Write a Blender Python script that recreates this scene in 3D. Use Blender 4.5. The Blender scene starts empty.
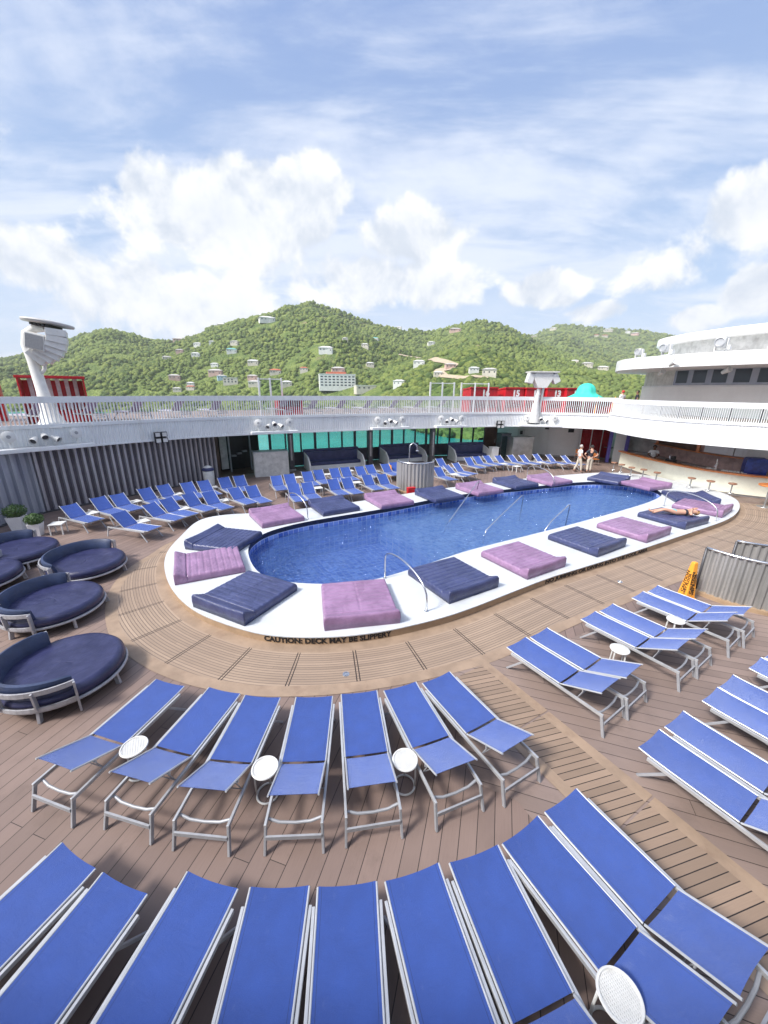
import bpy, bmesh, math, random
import numpy as np
from mathutils import Vector, Matrix, noise
from mathutils.geometry import tessellate_polygon

# measured places, in metres (camera stands over the origin, y away from it)
RIDGE = [[-1.2346, 80.1], [-1.0955, 59.5], [-0.9469, 62.8], [-0.8692, 76.4], [-0.7894, 100.5], [-0.7235, 122.1], [-0.6614, 130.9], [-0.6155, 120.8], [-0.5696, 108.5], [-0.5217, 105.7], [-0.4721, 113.5], [-0.4083, 139.0], [-0.3353, 149.8], [-0.2748, 160.5], [-0.2258, 181.1], [-0.1736, 187.4], [-0.1199, 175.8], [-0.0611, 156.0], [-0.0014, 140.0], [0.0585, 134.2], [0.1067, 130.4], [0.154, 141.2], [0.2244, 156.1], [0.2728, 148.2], [0.3228, 130.0], [0.3864, 105.3], [0.4504, 84.4], [0.5267, 67.7], [0.6286, 51.0], [0.7306, 38.5], [0.9327, 26.7], [1.2838, 20.5]]
RIDGE2 = [[-3, -25], [-0.0128, 26.5], [0.1351, 88.3], [0.2302, 159.4], [0.3246, 202.5], [0.3587, 229.1], [0.4154, 266.9], [0.5122, 253.5], [0.609, 243.7], [0.6779, 229.7], [0.7609, 189.5], [0.9099, 168.7], [1.2661, 104.0]]
HOUSES = [[-427.9, 860.5, 97.5, 29.4, "pink", 180, 342], [-317.2, 697.0, 73.2, 14.7, "white", 198, 346.5], [-282.9, 673.0, 74.9, 10.6, "white", 212, 344], [-364.5, 931.0, 136.6, 22.1, "cream", 222, 327], [-340.3, 679.0, 61.2, 14.3, "pink", 180, 353], [-279.2, 602.5, 49.8, 14.3, "white", 196, 357], [-310.7, 580.0, 43.0, 13.7, "cream", 167, 360.5], [-229.9, 614.5, 56.7, 17.8, "teal", 232, 353], [-236.2, 647.5, 71.1, 15.3, "cream", 235, 345], [-237.1, 565.0, 34.6, 11.9, "white", 215, 367], [-223.8, 533.5, 22.9, 21.1, "pink", 216, 375], [-266.6, 509.5, 15.9, 16.1, "pink", 175, 380], [-206.9, 509.5, 16.2, 13.4, "blue", 222, 380], [-189.7, 493.0, 11.1, 20.8, "block", 231, 384], [-240.8, 496.0, 8.3, 10.4, "white", 191, 386], [-234.9, 482.5, 3.8, 11.4, "red", 191, 390], [-247.6, 475.0, 1.7, 11.2, "cream", 177.5, 391.5], [-208.6, 737.5, 118.1, 33.0, "white", 267, 322], [-78.7, 544.0, 52.6, 22.9, "white", 326, 352.5], [-29.9, 602.5, 64.2, 12.7, "cream", 365, 348], [-20.1, 793.0, 95.0, 16.7, "teal", 375, 341], [-19.8, 526.0, 33.8, 12.5, "cream", 370, 367], [-57.9, 496.0, 25.2, 19.6, "pink", 338, 373], [-184.2, 568.0, 37.7, 17.9, "cream", 253.5, 365], [-143.4, 527.5, 23.9, 18.0, "red", 275.5, 374.5], [-101.7, 506.5, 26.4, 12.0, "red", 304, 372], [30.3, 944.5, 136.5, 14.9, "white", 399, 329.5], [89.9, 815.5, 91.2, 17.2, "white", 431, 345], [37.2, 448.0, 30.9, 15.3, "white", 419, 366], [46.1, 352.0, 16.7, 9.3, "cream", 438, 377], [58.8, 368.5, 24.1, 11.6, "pink", 450, 369], [72.6, 332.5, 19.5, 9.6, "white", 473.5, 373], [83.6, 325.0, 16.9, 13.7, "cream", 489, 376], [145.8, 875.5, 122.9, 27.6, "pink", 455, 332], [13.2, 379.0, 8.9, 13.0, "white", 399, 386.5], [-58.2, 595.0, 72.2, 9.4, "cream", 345, 341], [-157.9, 485.5, 8.8, 17.9, "cream", 255, 386], [-117.2, 478.0, 9.1, 13.8, "cream", 287, 386], [-167.1, 508.0, 16.4, 14.7, "pink", 253, 380], [370.8, 799.0, 58.4, 16.8, "cream", 574.5, 363.5], [392.3, 793.0, 52.8, 25.0, "cream", 586.5, 366.5], [422.2, 788.5, 46.3, 22.8, "cream", 602.5, 370], [266.5, 458.5, 22.7, 9.7, "cream", 620, 376], [803.4, 1588.0, 207.7, 20.9, "red", 596, 336.5], [837.0, 1589.5, 206.3, 25.1, "red", 604.5, 337], [879.1, 1654.0, 234.7, 39.2, "cream", 607.5, 331.5], [957.9, 1601.5, 216.1, 33.7, "pink", 634.7, 335], [660.9, 1649.5, 237.8, 30.4, "cream", 553, 330], [574.4, 1601.5, 202.1, 29.5, "pink", 534.5, 338], [478.2, 742.0, 37.6, 19.5, "red", 646, 374], [292.2, 437.5, 17.3, 9.2, "red", 654, 381], [945.4, 1630.0, 226.5, 21.4, "white", 627.5, 333], [-55.3, 460.0, 7.5, 36.3, "hotel", 337, 388], [-21.4, 425.5, 4.2, 26.9, "annex", 365, 391]]
PLINTH = [[-7.117, 13.903], [-6.947, 12.199], [-6.729, 10.913], [-6.267, 9.853], [-5.609, 8.855], [-4.963, 8.111], [-4.266, 7.51], [-3.526, 7.092], [-2.532, 6.681], [-1.791, 6.591], [-1.079, 6.601], [-0.371, 6.712], [0.361, 6.931], [1.501, 7.418], [2.627, 8.099], [4.311, 9.175], [5.467, 9.795], [7.283, 10.757], [9.169, 11.803], [10.801, 12.725], [11.965, 13.376], [13.424, 14.214], [14.714, 15.142], [15.941, 16.333], [16.909, 17.692], [17.249, 19.459], [16.83, 21.171], [16.167, 22.744], [15.06, 23.432], [13.542, 23.52], [10.963, 22.673], [7.821, 21.457], [5.2, 20.132], [2.326, 18.727], [-0.193, 17.139], [-1.948, 16.099], [-3.547, 15.309], [-4.97, 14.719], [-6.129, 14.555]]
POOL = [[-4.306, 11.125], [-3.941, 10.236], [-3.461, 9.468], [-2.867, 9.015], [-2.173, 8.863], [-1.386, 8.823], [-0.746, 8.943], [0.015, 9.209], [1.954, 10.572], [2.925, 11.244], [5.683, 12.8], [8.228, 14.318], [10.03, 15.422], [11.862, 16.602], [13.114, 17.57], [13.835, 18.331], [14.176, 19.351], [13.744, 20.333], [12.687, 20.89], [10.969, 20.824], [8.327, 19.793], [5.918, 18.852], [3.159, 17.603], [0.696, 15.874], [-1.758, 14.42], [-3.17, 13.541], [-4.051, 12.661], [-4.333, 11.891]]
RING = [[-7.09, 12.42], [-7.334, 11.78], [-7.358, 10.967], [-7.422, 10.314], [-7.383, 9.666], [-7.102, 8.768], [-6.575, 7.832], [-5.915, 6.983], [-5.451, 6.551], [-4.926, 6.176], [-4.205, 5.772], [-3.363, 5.445], [-2.632, 5.29], [-1.969, 5.208], [-0.902, 5.265], [0.027, 5.437], [0.696, 5.615], [1.409, 5.854], [2.163, 6.153], [3.296, 6.769], [4.285, 7.352], [6.184, 8.399], [8.701, 9.724], [12.668, 11.55]]
STRIPR = [[2.018, 6.08], [2.759, 5.003], [3.179, 4.422], [3.751, 3.434], [4.076, 2.598]]
STRIPL = [[1.33, 5.723], [2.249, 4.072], [2.507, 3.598]]
ROW2 = [[-3.99, 3.27, 74.4], [-2.96, 3.09, 76.8], [-2.03, 2.93, 85.3], [-0.98, 2.93, 92.5], [-0.08, 3.05, 99.0], [0.96, 3.29, 110.8], [1.83, 3.62, 119.9]]
PAIRS = [[3.62, 4.66, 124.1], [4.19, 4.99, 124.7], [5.47, 5.6, 123.7], [6.04, 5.92, 123.7], [7.12, 6.51, 124.0], [7.7, 6.82, 124.5]]
PAIRS2 = [[4.7, 2.5, 121], [5.28, 2.83, 121], [6.22, 3.33, 121], [6.73, 3.62, 121], [7.64, 4.08, 121], [8.18, 4.36, 121]]
FRONT = [[-3.87, 0.93, 66.5], [-3.05, 0.63, 73], [-2.1, 0.63, 76.5], [-0.93, 0.53, 91.7], [-0.16, 0.56, 95], [0.84, 0.73, 106], [1.52, 0.9, 107], [2.48, 1.31, 120], [3.03, 1.61, 119]]
LEFTFAR = [[-12.15, 13.82, -24.0], [-11.74, 14.79, -27.6], [-11.38, 15.42, -31.2], [-10.77, 16.31, -34.8], [-10.32, 16.99, -38.4], [-9.49, 17.51, -42.0], [-8.93, 18.06, -45.6], [-8.17, 18.66, -49.2], [-7.55, 19.08, -52.8]]
LEFTNEAR = [[-9.65, 12.84, -18.0], [-9.26, 14.04, -23.2], [-8.95, 14.69, -28.4], [-8.44, 15.48, -33.6], [-7.74, 15.85, -38.8], [-6.94, 16.67, -44.0], [-6.26, 16.98, -49.2]]
CENTERFAR = [[-5.68, 19.34, -63], [-5.09, 19.61, -63], [-4.3, 20.29, -63], [-3.79, 20.76, -63], [-2.97, 21.26, -63], [-2.39, 21.57, -63], [-1.6, 22.02, -63], [-1.04, 22.53, -63], [-0.12, 22.89, -63], [0.4, 23.25, -63]]
CENTERNEAR = [[-4.37, 17.46, -63], [-3.8, 17.76, -63], [-2.7, 18.55, -63], [-2.05, 18.8, -63], [-1.07, 19.58, -63], [-0.3, 19.8, -63]]
RIGHTFAR = [[5.34, 25.27, -64], [6.09, 25.94, -63], [6.85, 26.31, -62], [7.65, 26.35, -61], [8.6, 26.64, -60], [9.43, 26.69, -59], [10.44, 26.99, -58], [11.26, 26.78, -57], [12.25, 26.58, -56]]
RIGHTNEAR = [[3.39, 24.79, -60], [2.89, 21.8, -60], [4.14, 23.2, -51.5], [3.47, 22.54, -45]]
TABLES = [[-3.301, 3.856], [-1.473, 3.577], [0.3, 3.703], [1.86, 1.665]]
LEGTABLES = [[4.425, 5.987], [6.176, 6.956]]
SMALLTABLES = [[-11.339, 13.97], [-10.664, 15.61], [-8.822, 13.077], [-9.525, 16.873], [-8.132, 14.668], [-8.427, 18.165], [-7.007, 15.882], [-4.77, 20.579], [-3.291, 21.432], [-2.063, 22.485], [-3.273, 18.249], [-1.433, 19.503], [-0.5, 22.404], [4.111, 21.74], [8.011, 25.258], [8.598, 24.402], [10.761, 25.952]]
DRAINS = [[-0.675, 5.763], [6.552, 9.449]]
BAR = [[13.7, 22.3], [14.101, 21.294], [14.69, 20.044], [15.981, 19.248], [17.439, 18.517], [18.785, 17.923]]
BARTOP = [[15.064, 24.058], [15.687, 22.321], [16.692, 20.545], [17.863, 18.791], [18.64, 18.135]]
STOOLS = [[14.057, 23.142], [14.521, 22.878], [14.699, 22.075], [14.983, 21.327], [15.471, 20.865], [16.222, 19.564], [16.752, 18.975], [17.471, 18.613]]
WALLS = [[-14.029, 14.946], [-9.683, 21.916], [-8.088, 24.349], [-5.652, 25.126], [-2.478, 27.118], [3.608, 30.022], [9.311, 30.562], [12.534, 30.978], [14.153, 30.573], [18.027, 31.778]]
MEN = [[12.682, 24.599], [13.304, 24.466]]
CONE = [7.727, 8.617]
POTS = [[-13.21, 12.966], [-12.108, 12.493]]
TRASH = [-9.512, 20.183]
BSCREEN = [[0.676, 19.446], [1.414, 18.658], [2.555, 19.726]]
PADPT = [[12.76, 21.193], [14.008, 19.888], [14.424, 17.351]]
TXT1 = [[-2.491, 6.647], [0.277, 6.889]]
TXT2 = [[4.471, 9.262], [8.624, 11.443]]
BARF = [[16.55, 26.668], [16.487, 24.131], [16.593, 22.412], [16.993, 20.573], [17.795, 19.109], [19.05, 18.2], [21.56, 16.38]]
STOOLP = [[14.64, 24.04], [14.709, 23.353], [14.731, 22.387], [15.062, 21.798], [15.271, 20.956], [16.143, 19.583], [16.585, 18.903], [17.247, 18.382]]
HTAB = [17.62, 16.911]
BLOBS = [[-0.3358, 0.8845, 0.324, 0.255, 0.101, 1.0], [-0.1719, 0.9104, 0.3764, 0.119, 0.053, 0.7], [0.0715, 0.9482, 0.3094, 0.156, 0.069, 1.0], [0.3306, 0.9215, 0.2038, 0.106, 0.046, 0.95], [-0.4615, 0.8703, 0.172, 0.24, 0.093, 0.75], [-0.6254, 0.7501, 0.215, 0.099, 0.076, 0.9], [0.0089, 0.9717, 0.2361, 0.282, 0.07, 0.8], [0.6106, 0.7369, 0.29, 0.07, 0.062, 0.95], [0.6462, 0.7439, 0.1705, 0.05, 0.042, 0.9], [0.5044, 0.8341, 0.2233, 0.092, 0.062, 0.35], [0.4457, 0.8809, 0.159, 0.071, 0.025, 0.6], [0.5796, 0.8035, 0.1361, 0.059, 0.02, 0.6], [-0.464, 0.809, 0.3609, 0.095, 0.037, 0.3]]
ROAD = [[20.4, 613.0], [48.1, 602.5], [55.0, 434.5], [64.5, 376.0], [56.8, 361.0], [48.1, 383.5], [50.0, 343.0], [61.2, 320.5], [80.3, 314.5]]
HOUSELABELS = ["larger pinkish house high on the slope left of the saddle", "small white house high on the slope right of the saddle", "tiny white house high on the slope right of the saddle", "small cream house on the ridge right of the saddle", "small pinkish house halfway up the slope left of the saddle", "small white house halfway up the slope right of the saddle, leftmost of these", "small cream house halfway up the slope left of the saddle", "larger teal roofed white house halfway up the slope right of the saddle", "small cream house high on the slope right of the saddle", "small white house halfway up the slope right of the saddle, rightmost of these", "larger pinkish house low on the slope right of the saddle", "larger pinkish house low on the slope left of the saddle", "small pale blue house low on the slope right of the saddle", "larger wide two storey cream block by the shore right of the saddle", "small white house by the shore right of the saddle", "small red roofed cream house by the shore right of the saddle", "small cream house by the shore left of the saddle", "larger white house on the ridge of the central hill", "larger white house halfway up the slope of the central hill", "small cream house high on the slope between the central and the right hill", "small teal roofed white house high on the slope between the central and the right hill", "small cream house halfway up the slope between the central and the right hill", "larger pinkish house low on the slope of the central hill, rightmost of these", "larger cream house halfway up the slope of the central hill", "larger red roofed cream house low on the slope of the central hill", "small red roofed cream house low on the slope of the central hill", "tiny white house on the ridge between the central and the right hill", "small white house high on the slope of the right hill", "larger white house halfway up the slope between the central and the right hill", "larger cream house low on the slope of the right hill, leftmost of these", "larger pinkish house low on the slope of the right hill", "larger white house low on the slope of the right hill", "larger cream house low on the slope of the right hill, rightmost of these", "larger pinkish house high on the slope of the right hill", "larger white house by the shore between the central and the right hill", "tiny cream house high on the slope between the central and the right hill", "larger cream house by the shore of the central hill, leftmost of these", "larger cream house by the shore of the central hill, rightmost of these", "larger pinkish house low on the slope of the central hill, leftmost of these", "small cream house halfway up the slope of the farthest ridge", "larger cream house halfway up the slope of the farthest ridge", "larger cream house low on the slope of the farthest ridge", "small cream house low on the slope of the farthest ridge", "tiny red roofed cream house high on the slope of the farthest ridge, leftmost of these", "tiny red roofed cream house high on the slope of the farthest ridge, rightmost of these", "small cream house on the ridge of the farthest ridge, rightmost of these", "small pinkish house high on the slope of the farthest ridge", "small cream house on the ridge of the farthest ridge, leftmost of these", "tiny pinkish house high on the slope of the farthest ridge", "small red roofed cream house low on the slope of the farthest ridge, leftmost of these", "small red roofed cream house low on the slope of the farthest ridge, rightmost of these", "tiny white house high on the slope of the farthest ridge", "white four storey hotel with an orange roof house above the far railing", "long low cream building beside the white hotel"]

def _h(i, j):
    n = (i * 374761393 + j * 668265263) & 0xffffffff
    n = ((n ^ (n >> 13)) * 1274126177) & 0xffffffff
    return ((n ^ (n >> 16)) & 0xffff) / 65535.0
def vnoise(x, y):
    i = math.floor(x); j = math.floor(y); fx = x - i; fy = y - j
    fx = fx * fx * (3 - 2 * fx); fy = fy * fy * (3 - 2 * fy)
    a = _h(i, j); b = _h(i + 1, j); c = _h(i, j + 1); d = _h(i + 1, j + 1)
    return a + (b - a) * fx + (c - a) * fy + (a - b - c + d) * fx * fy
def lerp_tab(tab, u):
    if u <= tab[0][0]: return tab[0][1]
    for k in range(len(tab) - 1):
        if u <= tab[k + 1][0]:
            f = (u - tab[k][0]) / (tab[k + 1][0] - tab[k][0])
            f = f * f * (3 - 2 * f) * .5 + f * .5
            return tab[k][1] + (tab[k + 1][1] - tab[k][1]) * f
    return tab[-1][1]
SEA = -20.0
RIDGE_NEAR, RIDGE_FAR = 950.0, 1700.0
def hill_height(x, y):
    u = x / y
    y0 = 420 - 220 / (1 + math.exp(-(u - .0) * 16))
    z1 = lerp_tab(RIDGE, u); z2 = lerp_tab(RIDGE2, u)
    t = (y - y0) / (RIDGE_NEAR - y0)
    sp = (vnoise(x / 170 + y / 400 + 7, y / 380) - .5) + .5 * (vnoise(x / 75 + 3, y / 110 + 9) - .5)
    if t < 0: n = SEA - 6
    elif t < 1: n = SEA + 1 + (z1 - SEA) * (t ** .93) + sp * 95 * t * (1 - t) * 2.2
    else: n = z1 - (t - 1) * 260
    t2 = (y - 800) / (RIDGE_FAR - 800)
    if t2 < 0: f = SEA - 6
    elif t2 < 1: f = SEA + (z2 - SEA) * t2 + sp * 150 * t2 * (1 - t2) * 2
    else: f = z2 - (t2 - 1) * 400
    return max(n, f)

C = bpy.context.scene.collection
random.seed(7)
PI = math.pi
def R(a): return math.radians(a)
def V(*a): return Vector(a)

# ------------------------------------------------------------------ materials
MATS = {}
class NT:
    """tiny helper round a node tree"""
    def __init__(s, tree): s.t = tree; s.n = tree.nodes; s.l = tree.links
    def new(s, typ, ins=None, **kw):
        nd = s.n.new(typ)
        for k, v in kw.items(): setattr(nd, k, v)
        for k, v in (ins or {}).items(): s.put(nd.inputs[k], v)
        return nd
    def put(s, sock, v):
        if isinstance(v, bpy.types.NodeSocket): s.l.new(v, sock)
        elif isinstance(v, bpy.types.Node): s.l.new(v.outputs[0], sock)
        else: sock.default_value = v
    def math(s, op, a, b=0.0, c=0.0, clamp=False):
        nd = s.n.new('ShaderNodeMath'); nd.operation = op; nd.use_clamp = clamp
        for i, v in enumerate((a, b, c)): s.put(nd.inputs[i], v)
        return nd.outputs[0]
    def mix(s, f, a, b, mode='MIX'):
        nd = s.n.new('ShaderNodeMix'); nd.data_type = 'RGBA'; nd.blend_type = mode
        s.put(nd.inputs[0], f); s.put(nd.inputs[6], c4(a) if isinstance(a, tuple) else a); s.put(nd.inputs[7], c4(b) if isinstance(b, tuple) else b)
        return nd.outputs[2]
    def noise(s, vec, scale, detail=2.0, rough=.5, dist=0.0):
        nd = s.n.new('ShaderNodeTexNoise')
        if vec is not None: s.l.new(vec, nd.inputs['Vector'])
        nd.inputs['Scale'].default_value = scale; nd.inputs['Detail'].default_value = detail
        nd.inputs['Roughness'].default_value = rough; nd.inputs['Distortion'].default_value = dist
        return nd.outputs[0]
    def ramp(s, f, a, b):
        nd = s.n.new('ShaderNodeMapRange'); nd.interpolation_type = 'SMOOTHSTEP'
        s.put(nd.inputs[0], f); nd.inputs[1].default_value = a; nd.inputs[2].default_value = b
        return nd.outputs[0]
    def mapping(s, vec, loc=(0, 0, 0), rot=(0, 0, 0), sc=(1, 1, 1)):
        nd = s.n.new('ShaderNodeMapping'); s.l.new(vec, nd.inputs[0])
        nd.inputs[1].default_value = loc; nd.inputs[2].default_value = rot; nd.inputs[3].default_value = sc
        return nd.outputs[0]
    def bump(s, h, strength=.3, dist=.01):
        nd = s.n.new('ShaderNodeBump'); s.l.new(h, nd.inputs['Height'])
        nd.inputs['Strength'].default_value = strength; nd.inputs['Distance'].default_value = dist
        return nd.outputs[0]
def c4(c): return (c[0], c[1], c[2], 1.0)
def base(name, rough=.5, metal=0.0):
    m = bpy.data.materials.new(name); m.use_nodes = True; MATS[name] = m
    nt = NT(m.node_tree); b = nt.n['Principled BSDF']
    b.inputs['Roughness'].default_value = rough; b.inputs['Metallic'].default_value = metal
    return m, nt, b
def coords(nt, kind='Object'): return nt.new('ShaderNodeTexCoord').outputs[kind]
def plain(name, col, rough=.5, metal=0.0, var=.12, scale=6.0, bump=0.0, bscale=40.0, sheen=0.0, dirt=None, coat=0.0, spec=None):
    """one colour with soft uneven wear and, if asked, a fine bump"""
    m, nt, b = base(name, rough, metal)
    co = coords(nt)
    n = nt.noise(co, scale, 4, .6)
    lo = tuple(max(0, c * (1 - var)) for c in col); hi = tuple(min(1, c * (1 + var)) for c in col)
    colr = nt.mix(nt.ramp(n, .3, .7), lo, hi)
    if dirt: colr = nt.mix(nt.math('MULTIPLY', nt.ramp(nt.noise(nt.mapping(co, sc=(1.6, 1.6, .13)) if name.startswith('white_paint') else co, dirt[1], 5, .65), .5, .75), dirt[2]), colr, dirt[0])
    nt.put(b.inputs['Base Color'], colr)
    nt.put(b.inputs['Roughness'], nt.math('ADD', rough - .08, nt.math('MULTIPLY', nt.noise(co, scale * 3, 3), .16)))
    if bump: nt.put(b.inputs['Normal'], nt.bump(nt.noise(co, bscale, 3), bump, .01))
    if sheen:
        b.inputs['Sheen Weight'].default_value = sheen; b.inputs['Sheen Roughness'].default_value = .4
    if coat: b.inputs['Coat Weight'].default_value = coat
    if spec is not None: b.inputs['Specular IOR Level'].default_value = spec
    return m

def sling(name, col):
    m, nt, b = base(name, .62)
    co = coords(nt)
    w1 = nt.new('ShaderNodeTexWave', {'Vector': co, 'Scale': 90.0}, bands_direction='X')
    w2 = nt.new('ShaderNodeTexWave', {'Vector': co, 'Scale': 90.0}, bands_direction='Y')
    wv = nt.math('MULTIPLY', w1.outputs['Fac'], w2.outputs['Fac'])
    n = nt.noise(co, 3.0, 5, .6); n2 = nt.noise(co, 380.0, 1)
    f = nt.math('ADD', nt.math('MULTIPLY', n, .7), nt.math('MULTIPLY', n2, .35))
    cc = nt.mix(nt.ramp(f, .3, .75), tuple(c * .82 for c in col), tuple(min(1, c * 1.16) for c in col))
    info = nt.new('ShaderNodeObjectInfo').outputs['Random']
    cc = nt.mix(nt.math('MULTIPLY', info, .22), cc, tuple(min(1, c * 1.35 + .015) for c in col))
    stain = nt.ramp(nt.noise(nt.mapping(co, sc=(2.2, 1, 1)), 2.3, 6, .7), .60, .76)
    cc = nt.mix(nt.math('MULTIPLY', stain, .26), cc, (.22, .26, .42))
    ax_ = nt.math('ABSOLUTE', nt.new('ShaderNodeSeparateXYZ', {0: co}).outputs[0])
    hem = nt.math('MULTIPLY', nt.math('GREATER_THAN', ax_, .243), nt.math('LESS_THAN', ax_, .249))
    cc = nt.mix(nt.math('MULTIPLY', hem, .6), cc, tuple(c * .35 for c in col))
    nt.put(b.inputs['Base Color'], cc)
    b.inputs['Sheen Weight'].default_value = .6; b.inputs['Sheen Roughness'].default_value = .4
    b.inputs['Sheen Tint'].default_value = (.62, .72, 1, 1)
    nt.put(b.inputs['Normal'], nt.bump(nt.math('ADD', nt.math('MULTIPLY', wv, .2), nt.noise(nt.mapping(co, rot=(0, 0, .5), sc=(1, 2.2, 1)), 4.5, 5, .62, .6)), .5, .03))
    return m

def planks(name, ang, width, col, dark, var=.2, uv=False, gap=.05, gapcol=None, butt=3.2):
    """deck boards: dark caulked joints, butt joints, a tone of its own for each board, scuffs"""
    m, nt, b = base(name, .6)
    co = coords(nt, 'UV' if uv else 'Object')
    if not uv: co = nt.mapping(co, rot=(0, 0, -ang))
    sp = nt.new('ShaderNodeSeparateXYZ', {0: co})
    row = nt.math('DIVIDE', sp.outputs[1], width)
    fl = nt.math('FLOOR', row); fr = nt.math('FRACT', row)
    edge = nt.math('MINIMUM', fr, nt.math('SUBTRACT', 1.0, fr))
    joint = nt.math('LESS_THAN', edge, gap)
    rnd = nt.new('ShaderNodeTexWhiteNoise', {'W': fl}, noise_dimensions='1D').outputs['Value']
    al = nt.math('ADD', nt.math('DIVIDE', sp.outputs[0], butt), nt.math('MULTIPLY', rnd, 7.3))
    fa = nt.math('FRACT', al)
    bj = nt.math('LESS_THAN', fa, .0022 * 3.2 / butt)
    cell = nt.new('ShaderNodeCombineXYZ', {0: nt.math('FLOOR', al), 1: fl})
    tone = nt.new('ShaderNodeTexWhiteNoise', {'Vector': cell}, noise_dimensions='2D').outputs['Value']
    grain = nt.noise(nt.mapping(co, sc=(1.2, 26, 1)), 3.0, 5, .65)
    big = nt.noise(co, .55, 4, .6)
    cc = nt.mix(nt.math('MULTIPLY', tone, 1.0), tuple(c * (1 - var) for c in col), tuple(c * (1 + var) for c in col))
    cc = nt.mix(nt.math('MULTIPLY', nt.ramp(grain, .35, .7), .25), cc, tuple(c * .7 for c in col))
    cc = nt.mix(nt.math('MULTIPLY', nt.ramp(big, .45, .7), .3), cc, tuple(min(1, c * 1.35 + .02) for c in col))
    if not uv: cc = nt.mix(nt.math('MULTIPLY', nt.ramp(nt.noise(co, 1.3, 7, .72), .52, .70), .42), cc, tuple(c * .62 for c in col))
    j = nt.math('MAXIMUM', joint, bj)
    cc = nt.mix(j, cc, gapcol or dark)
    nt.put(b.inputs['Base Color'], cc)
    nt.put(b.inputs['Roughness'], nt.math('ADD', .42, nt.math('MULTIPLY', nt.ramp(big, .3, .7), .3)))
    h = nt.math('SUBTRACT', nt.math('MULTIPLY', grain, .15), j)
    nt.put(b.inputs['Normal'], nt.bump(h, .4, .006))
    return m

def vinyl(name, col, sc=5.0, bump=.5):
    m, nt, b = base(name, .30)
    co = coords(nt)
    cr = nt.noise(nt.mapping(co, sc=(1, 3.2, 1)), sc, 5, .6, .8)
    cr2 = nt.noise(co, sc * 4, 4, .6)
    cc = nt.mix(nt.ramp(nt.noise(co, 2.5, 5, .65), .35, .7), tuple(c * .85 for c in col), tuple(min(1, c * 1.2 + .008) for c in col))
    nt.put(b.inputs['Base Color'], cc)
    nt.put(b.inputs['Roughness'], nt.math('ADD', .24, nt.math('MULTIPLY', cr2, .22)))
    nt.put(b.inputs['Normal'], nt.bump(nt.math('ADD', cr, nt.math('MULTIPLY', cr2, .25)), bump, .03))
    return m

sling('blue_sling', (.016, .060, .295))
sling('lilac_sling', (.30, .20, .34))
plain('aluminium', (.37, .38, .41), .55, .3, .1, 5, dirt=((.3, .3, .32), 14, .3))
plain('aluminium_light', (.50, .51, .53), .4, .4, .08, 5)
plain('white_plastic', (.64, .64, .63), .45, 0, .06, 8, .15, 60, dirt=((.5, .47, .42), 10, .3))
plain('white_paint', (.73, .74, .75), .45, 0, .05, 1.3, .05, 8, dirt=((.48, .45, .41), 1.6, .42))
plain('white_paint_warm', (.80, .795, .78), .5, 0, .04, .9, .05, 8, dirt=((.58, .55, .5), 1.4, .25))
plain('coaming_white', (.55, .575, .60), .5, 0, .07, 2.0, .25, 55, dirt=((.48, .5, .53), 2.6, .45))
plain('coaming_tan', (.36, .25, .16), .5, 0, .14, 3, .1, 20, dirt=((.2, .13, .08), 3, .5))
plain('navy_band', (.012, .014, .04), .3, 0, .2, 4)
plain('black_letters', (.01, .01, .012), .6)
plain('steel', (.62, .63, .65), .22, .95, .06, 4)
plain('steel_dull', (.42, .42, .42), .42, .8, .12, 2.5, dirt=((.25, .24, .23), 3, .5))
plain('dark_steel', (.09, .09, .10), .45, .4, .2, 5)
plain('grey_frame', (.42, .42, .45), .45, .3, .12, 5, dirt=((.25, .22, .2), 8, .5))
vinyl('purple_vinyl', (.265, .155, .275), bump=.4); vinyl('navy_vinyl', (.042, .052, .135), bump=.35); vinyl('daybed_navy', (.022, .025, .080), 2.2, .35)
plain('daybed_back', (.026, .042, .10), .5, 0, .2, 4, .3, 30)
plain('orange_plastic', (.88, .36, .04), .42, 0, .06, 6)
plain('pot_white', (.72, .73, .76), .4, 0, .05, 4)
plain('stool_wood', (.27, .135, .08), .45, 0, .2, 3)
plain('soil', (.04, .028, .02), .9)
plain('red_paint', (.50, .012, .022), .42, 0, .14, 2.5, dirt=((.3, .01, .015), 3, .5))
plain('red_fabric', (.34, .008, .018), .75, 0, .2, 3, .2, 60)
plain('number_white', (.85, .85, .85), .5)
plain('teal_canvas', (.05, .56, .44), .65, 0, .1, 3, .2, 60)
plain('black_plastic', (.015, .015, .017), .4, 0, .2)
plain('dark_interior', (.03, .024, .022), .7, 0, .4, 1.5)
plain('brown_panel', (.12, .07, .05), .55, 0, .25, 2)
plain('orange_wood', (.60, .20, .05), .35, 0, .25, 2.5, coat=.3)
plain('cream_panel', (.80, .79, .66), .45, 0, .06, 2, dirt=((.5, .46, .38), 2, .4))
plain('bar_pink', (.46, .31, .28), .55, 0, .2, 3)
plain('bar_steel', (.48, .46, .45), .4, .3, .2, 2)
plain('blue_bag', (.02, .04, .20), .4, 0, .3, 5, .6, 12)
plain('violet_paint', (.12, .10, .42), .5)
plain('skin', (.55, .31, .22), .5, 0, .08, 9); plain('skin_dark', (.20, .10, .065), .5, 0, .08, 9)
plain('cloth_white', (.72, .72, .72), .8, 0, .06, 9, .3, 40); plain('cloth_dark', (.02, .022, .035), .8, 0, .2, 9, .3, 40)
plain('cloth_khaki', (.52, .47, .40), .8, 0, .1, 9, .3, 40); plain('cloth_teal', (.07, .42, .45), .7); plain('cloth_red', (.5, .03, .03), .7)
plain('hair_dark', (.012, .01, .009), .6); plain('hair_fair', (.42, .24, .10), .6); plain('hair_grey', (.4, .38, .36), .6)
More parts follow.
